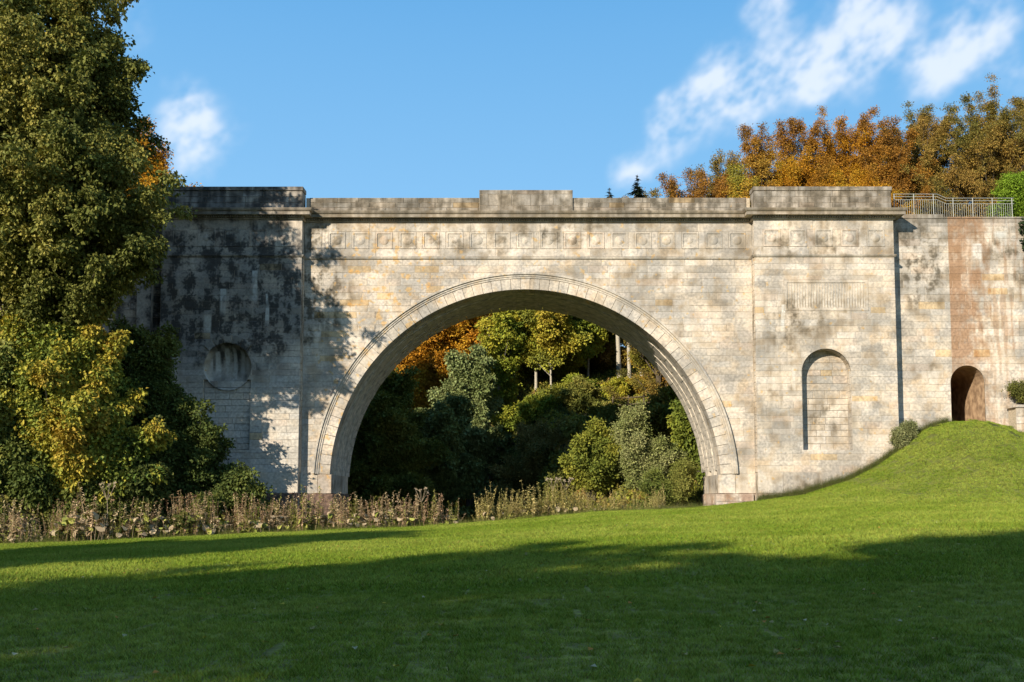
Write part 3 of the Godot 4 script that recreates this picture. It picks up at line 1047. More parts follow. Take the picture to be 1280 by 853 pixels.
func needle_mesh() -> ArrayMesh:
	# a flat spray of a conifer branch pointing along +x
	var s := Shape.new()
	for i in 26:
		var t := i / 26.0
		var k := rng.randf_range(0.7, 1.2)
		s.ink = Color(k, k, k)
		for sd in [-1, 1]:
			leaf_to(s, Vector3(t, -0.25 * t * t, 0), Vector3(0.6, rng.randf_range(-0.4, 0.15), sd * 1.0).normalized(), Vector3.UP, 0.42 * (1.05 - t), 0.035)
	return s.mesh()

func scatter(called: String, parent: Node, mesh: Mesh, m: Material, buf: PackedFloat32Array) -> MultiMeshInstance3D:
	var mm := MultiMesh.new()
	mm.transform_format = MultiMesh.TRANSFORM_3D
	mm.use_colors = true
	mm.mesh = mesh
	mm.instance_count = buf.size() / 16
	mm.buffer = buf
	var o := MultiMeshInstance3D.new()
	o.name = called
	o.multimesh = mm
	o.material_override = m
	parent.add_child(o, true)
	o.set_meta("kind", "stuff")
	return o

func push(buf: PackedFloat32Array, b: Basis, p: Vector3, c: Color) -> void:
	buf.append_array(PackedFloat32Array([b.x.x, b.y.x, b.z.x, p.x, b.x.y, b.y.y, b.z.y, p.y, b.x.z, b.y.z, b.z.z, p.z, c.r, c.g, c.b, 1.0]))

func hue(pal: Array, p: Vector3, mixing: float) -> Color:
	var k := clampf(0.5 + 0.9 * patches.get_noise_3d(p.x * 6.0, p.y * 6.0, p.z * 6.0) + rng.randf_range(-mixing, mixing), 0.0, 0.999) * (pal.size() - 1)
	var i := int(k)
	var c: Color = pal[i].lerp(pal[i + 1], k - i)
	var j := rng.randf_range(0.82, 1.2) * lerpf(1.6, 1.05, clampf((maxf(c.r, c.g) - 0.07) / 0.3, 0.0, 1.0))
	return Color(c.r * j, c.g * j, c.b * j)

func grow(d: Dictionary) -> Node3D:
	var x: float = d.x
	var z: float = d.z
	var y: float = d.get("y", ground_h(x, z) - 0.08)
	var t := thing(d.name, Vector3(x, y, z), d.label, d.get("cat", "tree"), d.get("group", ""))
	rng.seed = hash(d.label)
	var blobs: Array = d.blobs
	var sprig: Mesh = mats["sprig_" + d.get("sprig", "broad")]
	var size: float = d.get("size", 1.0)
	var buf := PackedFloat32Array()
	var weights := []
	var sum := 0.0
	for b in blobs:
		var w: float = pow(b[3] * b[4] * b[5], 0.667)
		weights.append(w)
		sum += w
	var gap: float = d.get("gap", 0.28)
	var cr: float = d.get("clump", 0.75)
	var h: float = d.get("trunk_h", 0.0)
	var r0: float = d.get("r", 0.2)
	var bark: Material = d.get("bark", mats.bark)
	var pts := []
	if h > 0:
		var s := Shape.new()
		var rad := []
		var lean: Vector3 = d.get("lean", Vector3(rng.randf_range(-0.3, 0.3), 0, rng.randf_range(-0.3, 0.3)))
		for i in 9:
			var k := i / 8.0
			pts.append(Vector3(0, -0.3 + (h + 0.3) * k, 0) + lean * k * k + Vector3(sin(k * 7.0 + x), 0, cos(k * 5.0 + z)) * 0.1 * k)
			rad.append(r0 * (1.25 if i == 0 else 1.0) * lerpf(1.0, 0.25, k))
		s.tube(pts, rad, 9)
		put("trunk", s.mesh(), bark, t)
	# every branch runs from the stem out to the crown's surface and carries its clumps on its outer part
	var wood := Shape.new()
	var along := 9
	for i in maxi(9, int(d.n * 1.25 / along)):
		var r := rng.randf() * sum
		var bi := 0
		while bi < blobs.size() - 1 and r > weights[bi]:
			r -= weights[bi]
			bi += 1
		var b: Array = blobs[bi]
		var dir := rand_dir()
		if dir.y < -0.2 and rng.randf() < 0.6: dir.y = -dir.y
		var lobe := 1.0 + 0.4 * lumps.get_noise_3d(dir.x * 75.0 + x * 7.0, dir.y * 75.0 + bi * 31.0, dir.z * 75.0)
		var e := Vector3(b[0], b[1], b[2]) + Vector3(dir.x * b[3], dir.y * b[4], dir.z * b[5]) * rng.randf_range(0.66, 1.14) * lobe
		var a := Vector3(e.x * 0.1 + rng.randf_range(-0.2, 0.2), -0.1, e.z * 0.1)
		var rr := r0 * 0.6
		if h > 0:
			var k := clampf((e.y * rng.randf_range(0.55, 0.8)) / h, 0.12, 0.94)
			a = pts[int(k * 8)]
			rr = r0 * lerpf(0.34, 0.14, k)
		else:
			a = a.lerp(Vector3(b[0] * 0.7, b[1] * 0.5, b[2] * 0.7), 0.5) if b[1] > 2.0 else a
		var m := a.lerp(e, 0.5) + Vector3(0, (e - a).length() * rng.randf_range(0.02, 0.16), 0) + rand_dir() * 0.2
		if i < int(d.get("limbs", 14)) * 2:
			wood.tube([a, a.lerp(m, 0.5).lerp(m, 0.06), m, m.lerp(e, 0.55), e], [rr, rr * 0.75, rr * 0.5, rr * 0.3, 0.008], 5)
		for c in along:
			var u := lerpf(0.38, 1.04, (c + rng.randf()) / along)
			var p := a.lerp(m, u).lerp(m.lerp(e, u), u)
			if patches.get_noise_3d((p.x + x) * 11.0, p.y * 11.0, (p.z + z) * 11.0) < -gap - 0.12: continue
			if y + p.y < ground_h(x + p.x, z + p.z) + 0.1: continue
			for k in int(d.per):
				var q := p + rand_dir() * cr * lerpf(1.25, 0.55, u) * pow(rng.randf(), 0.5) * Vector3(1, 0.62, 1)
				var s := size * rng.randf_range(0.6, 1.3)
				var bs := Basis.from_euler(Vector3(rng.randf_range(-0.7, 0.7), rng.randf() * TAU, rng.randf_range(-0.7, 0.7))).scaled(Vector3.ONE * s)
				push(buf, bs, q, hue(d.pal, q + t.position, d.get("mixing", 0.25)))
	if wood.v.size() > 0: put("limbs" if h > 0 else "stems", wood.mesh(), bark, t)
	scatter(d.get("foliage", "crown"), t, sprig, d.get("mat", mats.leaf), buf)
	return t

func conifer(x: float, z: float, y: float, h: float, r: float, label: String) -> void:
	var t := thing("conifer_tree", Vector3(x, y, z), label, "tree", "small conifers behind the parapet")
	rng.seed = hash(label)
	var s := Shape.new()
	s.tube([Vector3(0, -0.2, 0), Vector3(0, h * 0.5, 0), Vector3(0, h, 0)], [0.12, 0.07, 0.015], 7)
	put("trunk", s.mesh(), mats.bark, t)
	var buf := PackedFloat32Array()
	var k := 0.08
	while k < 1.0:
		var rr := r * pow(1.0 - k, 0.95) + 0.1
		for i in 8:
			var a := rng.randf() * TAU
			var b := Basis(Vector3.UP, a) * Basis(Vector3.BACK, rng.randf_range(-0.25, 0.15))
			var l := rr * rng.randf_range(0.75, 1.1)
			push(buf, b.scaled(Vector3(l, l, l)), Vector3(0, h * k + rng.randf_range(-0.1, 0.1), 0), Color(0.028, 0.045, 0.02) * rng.randf_range(0.8, 1.3))
		k += 0.03
	scatter("crown", t, mats.sprig_needle, mats.dark_leaf, buf)

func make_sprigs() -> void:
	rng.seed = 77
	mats.sprig_broad = sprig_mesh(30, 0.2, 0.085, 0.55, 0.25)
	mats.sprig_fine = sprig_mesh(34, 0.145, 0.05, 0.6, 0.1)
	mats.sprig_layer = sprig_mesh(30, 0.18, 0.075, 0.22, 0.05)
	mats.sprig_big = sprig_mesh(20, 0.27, 0.13, 0.6, 0.35)
	mats.sprig_needle = needle_mesh()

const OLIVE := [Color(0.055, 0.062, 0.014), Color(0.10, 0.105, 0.024), Color(0.15, 0.145, 0.034), Color(0.23, 0.19, 0.045)]
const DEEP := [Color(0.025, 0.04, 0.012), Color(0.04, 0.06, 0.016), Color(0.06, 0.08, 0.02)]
const GOLD := [Color(0.11, 0.13, 0.025), Color(0.24, 0.22, 0.035), Color(0.40, 0.28, 0.035), Color(0.46, 0.24, 0.04)]
const ORANGE := [Color(0.22, 0.11, 0.018), Color(0.38, 0.17, 0.018), Color(0.46, 0.23, 0.02), Color(0.40, 0.27, 0.03)]
const RUST := [Color(0.15, 0.085, 0.025), Color(0.25, 0.12, 0.025), Color(0.34, 0.16, 0.025), Color(0.36, 0.22, 0.04)]
const BROWNGREEN := [Color(0.085, 0.08, 0.02), Color(0.15, 0.12, 0.03), Color(0.23, 0.15, 0.035), Color(0.29, 0.18, 0.05)]
const LIME := [Color(0.10, 0.13, 0.02), Color(0.17, 0.19, 0.025), Color(0.26, 0.25, 0.03), Color(0.34, 0.27, 0.03)]
const YELLOW := [Color(0.11, 0.12, 0.025), Color(0.20, 0.20, 0.03), Color(0.33, 0.28, 0.035), Color(0.40, 0.30, 0.045)]
const SAGE := [Color(0.09, 0.11, 0.035), Color(0.14, 0.165, 0.06), Color(0.20, 0.225, 0.09)]

func plant_left() -> void:
	# the tall sycamore that overhangs the left pier
	grow({"name": "sycamore_tree", "label": "tall olive green tree rising past the top left corner, its dark trunk before the wall", "x": -25.1, "z": 4.5, "y": 1.0, "trunk_h": 25.0, "r": 0.42, "limbs": 40, "n": 2700, "per": 8, "size": 0.8, "clump": 0.8, "gap": 0.14, "pal": [Color(0.045, 0.052, 0.013), Color(0.08, 0.086, 0.021), Color(0.125, 0.125, 0.03), Color(0.23, 0.20, 0.048)], "sprig": "broad", "mixing": 0.3,
		"blobs": [[2.2, 22.2, 3.0, 3.7, 4.8, 3.6], [2.8, 18.2, 4.0, 4.0, 4.6, 4.4], [4.2, 14.6, 4.4, 3.6, 2.4, 3.6], [4.8, 15.4, 4.8, 3.2, 2.6, 3.2], [4.6, 12.3, 4.8, 3.6, 2.2, 3.0], [2.0, 14.2, 4.4, 4.0, 2.4, 3.6], [0.0, 15.4, 3.6, 4.0, 3.6, 4.4]]})
	grow({"name": "maple_bush", "label": "large golden yellow bush catching the sun at left, below the tall tree", "cat": "bush", "x": -22.2, "z": 7.0, "y": 0.0, "r": 0.07, "limbs": 26, "n": 760, "per": 9, "size": 0.8, "clump": 0.55, "gap": 0.3, "pal": [Color(0.07, 0.10, 0.022), Color(0.16, 0.18, 0.032), Color(0.33, 0.28, 0.04), Color(0.42, 0.28, 0.05)], "sprig": "broad", "mixing": 0.3, "foliage": "foliage",
		"blobs": [[0.6, 6.0, 0, 3.2, 3.8, 2.2], [0.2, 8.6, 0, 2.7, 2.8, 2.0], [0.2, 10.4, 0, 1.4, 1.7, 1.1], [2.0, 3.8, 0.2, 2.5, 3.0, 1.7]]})
	grow({"name": "hawthorn_bush", "label": "leafy light green bush at the left edge beside the golden bush", "cat": "bush", "x": -26.0, "z": 6.8, "y": 0.0, "r": 0.07, "limbs": 22, "n": 640, "per": 8, "size": 0.9, "clump": 0.6, "gap": 0.4, "pal": [Color(0.05, 0.07, 0.016), Color(0.10, 0.12, 0.03), Color(0.18, 0.18, 0.045), Color(0.26, 0.24, 0.05)], "sprig": "broad", "foliage": "foliage",
		"blobs": [[0, 4.4, 0, 3.4, 4.4, 2.0], [1.2, 7.8, 0.0, 1.7, 2.6, 1.6], [-2.6, 6.0, 0, 2.4, 3.2, 1.8], [0.8, 1.8, 0.4, 2.8, 2.0, 1.4]]})
	grow({"name": "bramble_bush", "label": "dark green leafy bush at the foot of the golden bush", "cat": "bush", "x": -23.0, "z": 7.0, "y": -0.2, "r": 0.06, "limbs": 14, "n": 620, "per": 8, "size": 0.8, "clump": 0.5, "gap": 0.5, "pal": [Color(0.04, 0.055, 0.014), Color(0.07, 0.085, 0.02), Color(0.12, 0.13, 0.03)], "sprig": "broad", "foliage": "foliage",
		"blobs": [[0.4, 2.4, 0.2, 2.8, 2.6, 1.2], [-2.2, 3.6, 0, 2.4, 3.4, 1.2], [2.6, 1.8, -0.4, 1.9, 2.0, 1.1]]})
	grow({"name": "evergreen_bush", "label": "dark green bush sloping down before the left pier", "cat": "bush", "x": -18.4, "z": 3.6, "y": -0.3, "r": 0.07, "limbs": 20, "n": 720, "per": 8, "size": 0.85, "clump": 0.6, "gap": 0.5, "pal": [Color(0.035, 0.05, 0.014), Color(0.06, 0.075, 0.02), Color(0.10, 0.11, 0.026)], "sprig": "layer", "foliage": "foliage",
		"blobs": [[-1.2, 5.6, 0, 2.4, 4.6, 1.6], [-1.6, 9.0, 0, 1.5, 2.6, 1.1], [0.8, 3.8, 0.2, 2.8, 3.6, 1.7], [2.8, 2.2, 0.2, 2.5, 2.4, 1.5]]})
	grow({"name": "evergreen_bush", "label": "low dark shrub at the foot of the left pier, nearest the arch", "cat": "bush", "x": -14.9, "z": 3.4, "y": -0.5, "r": 0.05, "limbs": 12, "n": 260, "per": 7, "size": 0.8, "clump": 0.45, "gap": 0.5, "pal": [Color(0.035, 0.05, 0.014), Color(0.06, 0.075, 0.02), Color(0.09, 0.10, 0.026)], "sprig": "broad", "foliage": "foliage",
		"blobs": [[0, 1.3, 0, 2.1, 1.7, 1.2], [-1.2, 2.2, 0, 1.8, 1.9, 1.2]]})
	grow({"name": "evergreen_bush", "label": "shadowed bush between the dark green bush and the golden bush", "cat": "bush", "x": -19.4, "z": 6.0, "y": -0.3, "r": 0.06, "limbs": 12, "n": 320, "per": 8, "size": 0.85, "clump": 0.55, "gap": 0.5, "pal": [Color(0.03, 0.04, 0.012), Color(0.06, 0.07, 0.018), Color(0.11, 0.10, 0.028)], "sprig": "broad", "foliage": "foliage",
		"blobs": [[0, 2.6, 0, 2.2, 2.8, 1.6], [0.8, 1.4, 0.4, 2.2, 1.6, 1.2]]})
	grow({"name": "beech_tree", "label": "orange beech peeping over the left pier beside the tall tree", "x": -26.2, "z": -14.0, "y": 17.0, "trunk_h": 8.4, "r": 0.2, "limbs": 24, "n": 360, "per": 6, "size": 1.0, "clump": 0.6, "gap": 0.2, "pal": ORANGE, "sprig": "fine",
		"blobs": [[0.3, 4.6, 0, 3.2, 2.6, 2.6], [-1.5, 8.0, 0, 2.6, 2.4, 2.4]]})

func plant_skyline() -> void:
	# trees on the high ground behind the right half of the bridge
	var g := "autumn trees on the high bank behind the bridge"
	var rows := [
		# x, z, top, crown radius, palette, sprig, gap, label
		[10.2, -24.0, 27.4, 2.6, BROWNGREEN, "fine", 0.2, "low straw coloured tree nearest the bridge's middle, right of the conifers"],
		[13.4, -24.0, 28.8, 2.8, RUST, "fine", 0.2, "low russet bushy tree in front of the straw brown one"],
		[12.3, -26.0, 27.6, 2.6, GOLD, "fine", 0.22, "low yellow tree just above the parapet beside the small conifers"],
		[16.3, -28.0, 31.2, 2.6, BROWNGREEN, "fine", 0.16, "thin straw brown tree left of the orange trees, leaves sparse"],
		[18.6, -26.0, 32.6, 2.1, RUST, "fine", 0.02, "sparse russet tree with a twiggy pointed top behind the right pier"],
		[21.2, -25.0, 29.8, 2.7, ORANGE, "fine", 0.22, "bright orange tree low behind the middle of the right pier"],
		[23.0, -29.0, 34.4, 2.6, RUST, "fine", 0.06, "tall rust orange tree with a ragged crown above the right pier"],
		[26.4, -30.0, 35.4, 2.9, ORANGE, "fine", 0.10, "orange tree with a pointed crown above the right pier"],
		[29.6, -28.0, 33.8, 2.9, RUST, "fine", 0.12, "orange brown tree above the right end of the pier parapet"],
		[33.6, -30.0, 35.6, 3.8, BROWNGREEN, "fine", 0.12, "round brown green tree behind the railing"],
		[38.0, -27.0, 36.0, 4.0, BROWNGREEN, "fine", 0.10, "largest brown green tree at the right end of the skyline, sky through its lower crown"],
		[44.5, -30.0, 36.8, 4.4, BROWNGREEN, "fine", 0.12, "brown green tree cut by the right edge of the view"],
		[24.4, -20.0, 26.5, 2.4, ORANGE, "fine", 0.2, "low orange tree just over the right pier parapet"],
		[16.0, -20.0, 26.6, 2.6, GOLD, "fine", 0.2, "low straw yellow tree just over the parapet left of the right pier"]]
	for r in rows:
		var base := ground_h(r[0], r[1]) - 0.1
		var h: float = r[2] - base
		var w: float = r[3] * 1.3
		grow({"name": "autumn_tree", "label": r[7], "group": g, "x": r[0], "z": r[1], "y": base, "trunk_h": h * 0.8, "r": 0.07 + h * 0.009, "limbs": 60, "n": int(250 * w), "per": 6, "size": 0.8, "clump": 0.5, "gap": r[6], "pal": r[4], "sprig": r[5], "bark": mats.bark,
			"blobs": [[0, h * 0.52, 0, w, h * 0.36, w], [w * 0.3, h * 0.72, 0, w * 0.8, h * 0.22, w * 0.8], [-w * 0.5, h * 0.42, 0.3, w, h * 0.3, w * 0.9], [-w * 0.1, h * 0.86, 0, w * 0.62, h * 0.13, w * 0.6], [w * 0.7, h * 0.5, 0.2, w * 0.8, h * 0.25, w * 0.8]]})
	conifer(7.8, -16.0, 17.0, 7.9, 4.0, "larger dark conifer tip above the parapet, left of the yellow tree")
	conifer(5.85, -16.5, 17.0, 7.1, 3.4, "smallest dark conifer tip, alone above the parapet")
	grow({"name": "ivy_bush", "label": "bright green bush growing over the wall top at the right edge", "cat": "bush", "x": 28.1, "z": -1.6, "y": 17.2, "r": 0.06, "limbs": 12, "n": 260, "per": 7, "size": 0.7, "clump": 0.4, "gap": 0.5, "pal": [Color(0.08, 0.13, 0.015), Color(0.14, 0.21, 0.02), Color(0.20, 0.28, 0.03)], "sprig": "fine", "foliage": "foliage",
		"blobs": [[0, 1.4, 0, 1.3, 1.6, 0.9], [-0.1, 2.4, 0, 1.0, 1.0, 0.8]]})
	var iv := thing("hanging_ivy", Vector3(28.0, 17.3, -0.2), "dark ivy hanging down the wall below the bright green bush", "ivy")
	rng.seed = 5
	var buf := PackedFloat32Array()
	for i in 150:
		var y := -rng.randf() * 2.3
		push(buf, Basis.from_euler(Vector3(1.2 + rng.randf_range(-0.5, 0.5), rng.randf() * 0.6, 0)).scaled(Vector3.ONE * rng.randf_range(0.3, 0.6)), Vector3(rng.randf_range(-0.7, 0.8) * (1.0 + y * 0.2), y, rng.randf_range(0.02, 0.2)), Color(0.02, 0.032, 0.012) * rng.randf_range(0.7, 1.6))
	scatter("foliage", iv, mats.sprig_broad, mats.dark_leaf, buf)

func plant_valley() -> void:
	# seen through the arch
	var g := "trees in the wooded valley seen through the arch"
	grow({"name": "willow_tree", "label": "pale sage green tree in the middle of the arch", "group": g, "x": -4.9, "z": -30.0, "y": 1.5, "trunk_h": 11.5, "r": 0.22, "limbs": 22, "n": 860, "per": 7, "size": 0.9, "clump": 0.6, "gap": 0.35, "pal": SAGE, "sprig": "broad",
		"blobs": [[0, 11.0, 0, 1.7, 2.3, 1.6], [0.6, 8.8, 0, 2.6, 2.2, 2.4], [-1.0, 7.4, 0.2, 2.6, 2.4, 2.4], [0.4, 5.4, 0, 3.4, 2.4, 2.8], [-0.6, 3.4, 0.3, 3.4, 2.6, 2.8]]})
	grow({"name": "beech_tree", "label": "bright orange tree behind the pale sage tree in the arch", "group": g, "x": -8.4, "z": -42.0, "trunk_h": 16.0, "r": 0.26, "limbs": 26, "n": 680, "per": 7, "size": 1.2, "clump": 0.85, "gap": 0.3, "pal": ORANGE, "sprig": "layer",
		"y": 4.0, "blobs": [[0, 11.5, 0, 5.0, 4.6, 4.4], [2.4, 15.0, 0, 4.2, 3.8, 3.4], [-3.0, 8.0, 0, 4.0, 4.0, 4.0], [3.6, 10.0, 0.5, 3.6, 3.6, 3.4]]})
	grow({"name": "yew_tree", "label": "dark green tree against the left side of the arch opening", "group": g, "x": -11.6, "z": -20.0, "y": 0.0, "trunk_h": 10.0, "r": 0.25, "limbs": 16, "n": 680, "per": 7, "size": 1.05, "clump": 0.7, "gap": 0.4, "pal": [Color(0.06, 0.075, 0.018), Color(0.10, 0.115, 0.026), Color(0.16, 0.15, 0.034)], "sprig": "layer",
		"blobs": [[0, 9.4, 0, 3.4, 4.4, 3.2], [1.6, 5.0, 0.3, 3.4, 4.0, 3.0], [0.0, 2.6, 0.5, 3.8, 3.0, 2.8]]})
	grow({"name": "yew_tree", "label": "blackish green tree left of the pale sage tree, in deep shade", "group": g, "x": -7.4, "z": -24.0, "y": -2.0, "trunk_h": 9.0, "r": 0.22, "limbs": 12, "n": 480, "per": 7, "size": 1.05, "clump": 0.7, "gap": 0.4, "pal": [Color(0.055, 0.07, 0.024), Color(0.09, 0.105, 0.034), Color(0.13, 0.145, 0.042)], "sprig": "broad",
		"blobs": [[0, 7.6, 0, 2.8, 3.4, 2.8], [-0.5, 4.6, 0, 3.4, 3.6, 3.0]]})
	grow({"name": "broadleaf_tree", "label": "dull green tree below and right of the pale sage tree in shade", "group": g, "x": 0.2, "z": -21.0, "y": -1.5, "trunk_h": 6.0, "r": 0.18, "limbs": 14, "n": 480, "per": 7, "size": 0.95, "clump": 0.6, "gap": 0.4, "pal": [Color(0.08, 0.085, 0.028), Color(0.14, 0.12, 0.038), Color(0.2, 0.15, 0.05)], "sprig": "fine",
		"blobs": [[0, 4.4, 0, 3.0, 3.0, 2.6], [2.4, 5.6, -1.0, 2.6, 3.0, 2.4], [0.6, 7.4, -1.0, 2.0, 2.0, 2.0]]})
	grow({"name": "broadleaf_tree", "label": "dark bushy tree in shade below the lit bank", "group": g, "x": 4.6, "z": -21.0, "y": 0.5, "trunk_h": 5.0, "r": 0.16, "limbs": 14, "n": 480, "per": 7, "size": 0.95, "clump": 0.6, "gap": 0.4, "pal": [Color(0.06, 0.08, 0.02), Color(0.105, 0.12, 0.03), Color(0.16, 0.16, 0.042)], "sprig": "broad",
		"blobs": [[0, 4.2, 0, 3.2, 3.2, 2.4], [2.6, 4.6, 0.0, 2.6, 3.2, 2.2], [-1.8, 2.6, 1.0, 2.4, 2.8, 2.0]]})
	# slender pale-stemmed trees on the bank
	var slim := [
		[0.7, -34.0, 22.0, 3.0, LIME, "slender pale trunked tree with yellow green leaves right of the sage tree", 0.13],
		[-1.2, -37.0, 23.0, 3.4, LIME, "forked pale trunked tree with lime leaves behind the sage tree", 0.16],
		[5.5, -38.0, 23.0, 2.7, LIME, "tall straight pale trunk left of the lit grassy bank", 0.12],
		[2.8, -42.0, 24.0, 3.4, YELLOW, "golden green tree standing deep between the two straight pale trunks", 0.15],
		[-3.0, -47.0, 26.0, 4.0, YELLOW, "yellow tree in the top of the arch behind the forked trunk", 0.18],
		[7.0, -46.0, 25.0, 3.4, BROWNGREEN, "brown green tree under the crown of the arch, right of centre", 0.16],
		[-14.0, -46.0, 24.0, 4.6, YELLOW, "yellow green tree behind the dark trees at the left of the arch", 0.2],
		[11.0, -48.0, 25.0, 4.0, BROWNGREEN, "shadowy tree behind the two leaning trunks", 0.16],
		[2.0, -33.0, 20.0, 2.2, YELLOW, "thin leaning pale trunk with golden leaves right of the slender one", 0.09],
		[3.9, -40.0, 23.0, 3.0, YELLOW, "yellowing tree with a thin trunk left of the tall straight one", 0.11],
		[-2.6, -33.0, 19.0, 2.4, LIME, "young lime leaved tree just behind the sage tree's top", 0.1],
		[6.9, -41.0, 22.0, 2.6, LIME, "lime leaved tree standing left of the leaning pair", 0.12],
		[3.6, -36.0, 17.0, 2.4, LIME, "small lime green tree at the left end of the lit bank", 0.08]]
	for s in slim:
		var w: float = s[3]
		var y := ground_h(s[0], s[1]) - 0.1
		var h: float = s[2] - y
		grow({"name": "slender_tree", "label": s[5], "group": g, "x": s[0], "z": s[1], "y": y, "trunk_h": h * 0.86, "r": s[6] * 1.15, "limbs": 30, "bark": mats.pale_bark, "n": int(w * 110), "per": 6, "size": 1.1, "clump": 0.7, "gap": 0.1, "pal": s[4], "sprig": "layer",
			"blobs": [[0, h * 0.74, 0, w, h * 0.2, w], [0.9, h * 0.54, -0.9, w, h * 0.13, w * 0.6], [-1.0, h * 0.42, -0.9, w * 0.8, h * 0.1, w * 0.5], [0, h * 0.9, 0, w * 0.7, h * 0.12, w * 0.7]]})
	for s in [[8.3, -37.5, "leaning pale trunk at the upper right of the arch, left one of the pair", -0.6, 0.24], [9.2, -37.0, "second pale trunk close beside the leaning pair's first", -0.3, 0.19], [10.5, -38.0, "short curved pale trunk nearest the right of the arch", -0.9, 0.22]]:
		grow({"name": "slender_tree", "label": s[2], "group": g, "x": s[0], "z": s[1], "trunk_h": 14.0, "r": s[4], "lean": Vector3(s[3], 0, 0.2), "limbs": 14, "bark": mats.pale_bark, "n": 220, "per": 6, "size": 1.1, "clump": 0.7, "gap": 0.15, "pal": BROWNGREEN, "sprig": "layer",
			"blobs": [[s[3], 11.5, 0, 2.8, 3.0, 2.6]]})
	# far wood closing the valley
	rng.seed = 404
	var tones := ["golden", "lime green", "brown green", "olive green", "orange"]
	var nth := ["leftmost", "second from the left", "third from the left", "fourth from the left", "fifth from the left", "sixth from the left", "seventh from the left", "eighth from the left", "ninth from the left", "tenth from the left", "eleventh from the left", "twelfth from the left", "thirteenth from the left", "rightmost"]
	for i in 14:
		var x := -27.0 + i * 3.6 + rng.randf_range(-1, 1)
		var z := -58.0 - (i % 3) * 8.0 + rng.randf_range(-3, 3)
		var y := ground_h(x, z) - 0.1
		var h := minf(rng.randf_range(13.0, 16.0), 33.0 - y)
		var keep := rng.state
		var pal: Array = [YELLOW, LIME, BROWNGREEN, OLIVE, ORANGE][i % 5]
		grow({"name": "hillside_tree", "label": tones[i % 5] + " tree of the far hillside wood, " + nth[i] + " through the arch", "group": "trees of the far hillside", "x": x, "z": z, "y": y, "trunk_h": h * 0.9, "r": 0.2, "limbs": 10, "n": 420, "per": 5, "size": 1.35, "clump": 1.0, "gap": 0.35, "pal": pal, "sprig": "layer", "bark": mats.pale_bark,
			"blobs": [[0, h * 0.62, 0, 3.8, h * 0.38, 3.6], [0.6, h * 0.30, 0.5, 4.0, h * 0.28, 3.4]]})
		rng.state = keep
	# understorey on the hillside
	var under := [[-1.5, -40.0, 3.0, LIME], [2.2, -43.0, 2.8, GOLD], [-6.5, -37.0, 3.0, GOLD], [1.0, -46.0, 3.4, LIME], [4.6, -33.0, 1.1, LIME], [7.3, -31.5, 0.9, LIME], [9.4, -33.0, 0.8, GOLD], [6.4, -42.0, 2.6, BROWNGREEN], [-3.0, -40.0, 3.2, LIME], [-12.0, -34.0, 3.4, OLIVE], [-15.0, -28.0, 3.4, OLIVE], [-9.0, -32.0, 2.8, OLIVE], [8.9, -24.0, 0.8, OLIVE], [12.8, -28.0, 1.5, OLIVE], [6.0, -25.0, 0.9, OLIVE], [11.8, -22.0, 2.2, OLIVE], [9.0, -18.0, 2.0, OLIVE], [2.0, -14.0, 1.8, OLIVE], [0.6, -28.5, 1.3, LIME], [2.6, -29.5, 1.0, YELLOW], [4.2, -28.0, 1.4, OLIVE], [-1.2, -31.5, 1.6, LIME]]
	var where := ["under the pale sage tree's right side", "between the two straight pale trunks", "under the bright orange tree", "deep under the golden green tree", "at the left end of the lit bank", "in the middle of the lit bank", "at the right end of the lit bank", "behind the lit bank's left end", "behind the forked pale trunk", "behind the dark tree at left", "at the far left of the arch opening", "behind the blackish green tree", "before the wooden fence", "right of the wooden fence", "left of the wooden fence", "below the wooden fence's right end", "behind the leafy climber", "behind the yellow green hazel", "at the foot of the slender pale trunk", "between the slender trunk and the lit bank", "below the left end of the lit bank", "between the sage tree and the slender trunk"]
	for i in under.size():
		var u: Array = under[i]
		var w: float = u[2]
		var tone := "lime green" if u[3] == LIME else "golden" if u[3] == GOLD else "yellow" if u[3] == YELLOW else "brown green" if u[3] == BROWNGREEN else "olive green"
		grow({"name": "understorey_bush", "label": tone + " bush " + where[i], "cat": "bush", "group": "bushes on the wooded slope behind the arch", "x": u[0], "z": u[1], "r": 0.04, "limbs": 10, "n": int(w * 110), "per": 6, "size": 0.95, "clump": 0.5, "gap": 0.35, "pal": u[3], "sprig": "layer", "foliage": "foliage",
			"blobs": [[0, w * 0.8, 0, w, w * 0.95, w], [w * 0.6, w * 0.5, 0.2, w * 0.8, w * 0.6, w * 0.8]]})
	# sunlit bushes just behind the right abutment
	var gb := "bushes on the bank below the right side of the arch"
	grow({"name": "willow_bush", "label": "pale leaved bush standing in the light through the arch", "cat": "bush", "group": gb, "x": 6.6, "z": -8.6, "r": 0.04, "limbs": 18, "n": 340, "per": 7, "size": 0.75, "clump": 0.42, "gap": 0.35, "pal": [Color(0.09, 0.12, 0.03), Color(0.17, 0.19, 0.06), Color(0.27, 0.27, 0.12)], "sprig": "fine", "foliage": "foliage",
		"blobs": [[0, 2.4, 0, 1.7, 2.4, 1.5], [-0.2, 4.2, 0, 1.0, 1.4, 0.9], [1.5, 1.5, 0.3, 1.4, 1.7, 1.2]]})
	grow({"name": "hazel_bush", "label": "yellow green bush left of the pale leaved bush, arching twigs", "cat": "bush", "group": gb, "x": 4.0, "z": -9.5, "r": 0.04, "limbs": 20, "n": 280, "per": 7, "size": 0.85, "clump": 0.45, "gap": 0.2, "pal": [Color(0.07, 0.09, 0.018), Color(0.14, 0.15, 0.025), Color(0.24, 0.22, 0.035)], "sprig": "layer", "foliage": "foliage",
		"blobs": [[0, 2.6, 0, 2.0, 2.4, 1.6], [0.6, 4.4, 0, 1.4, 1.2, 1.2]]})
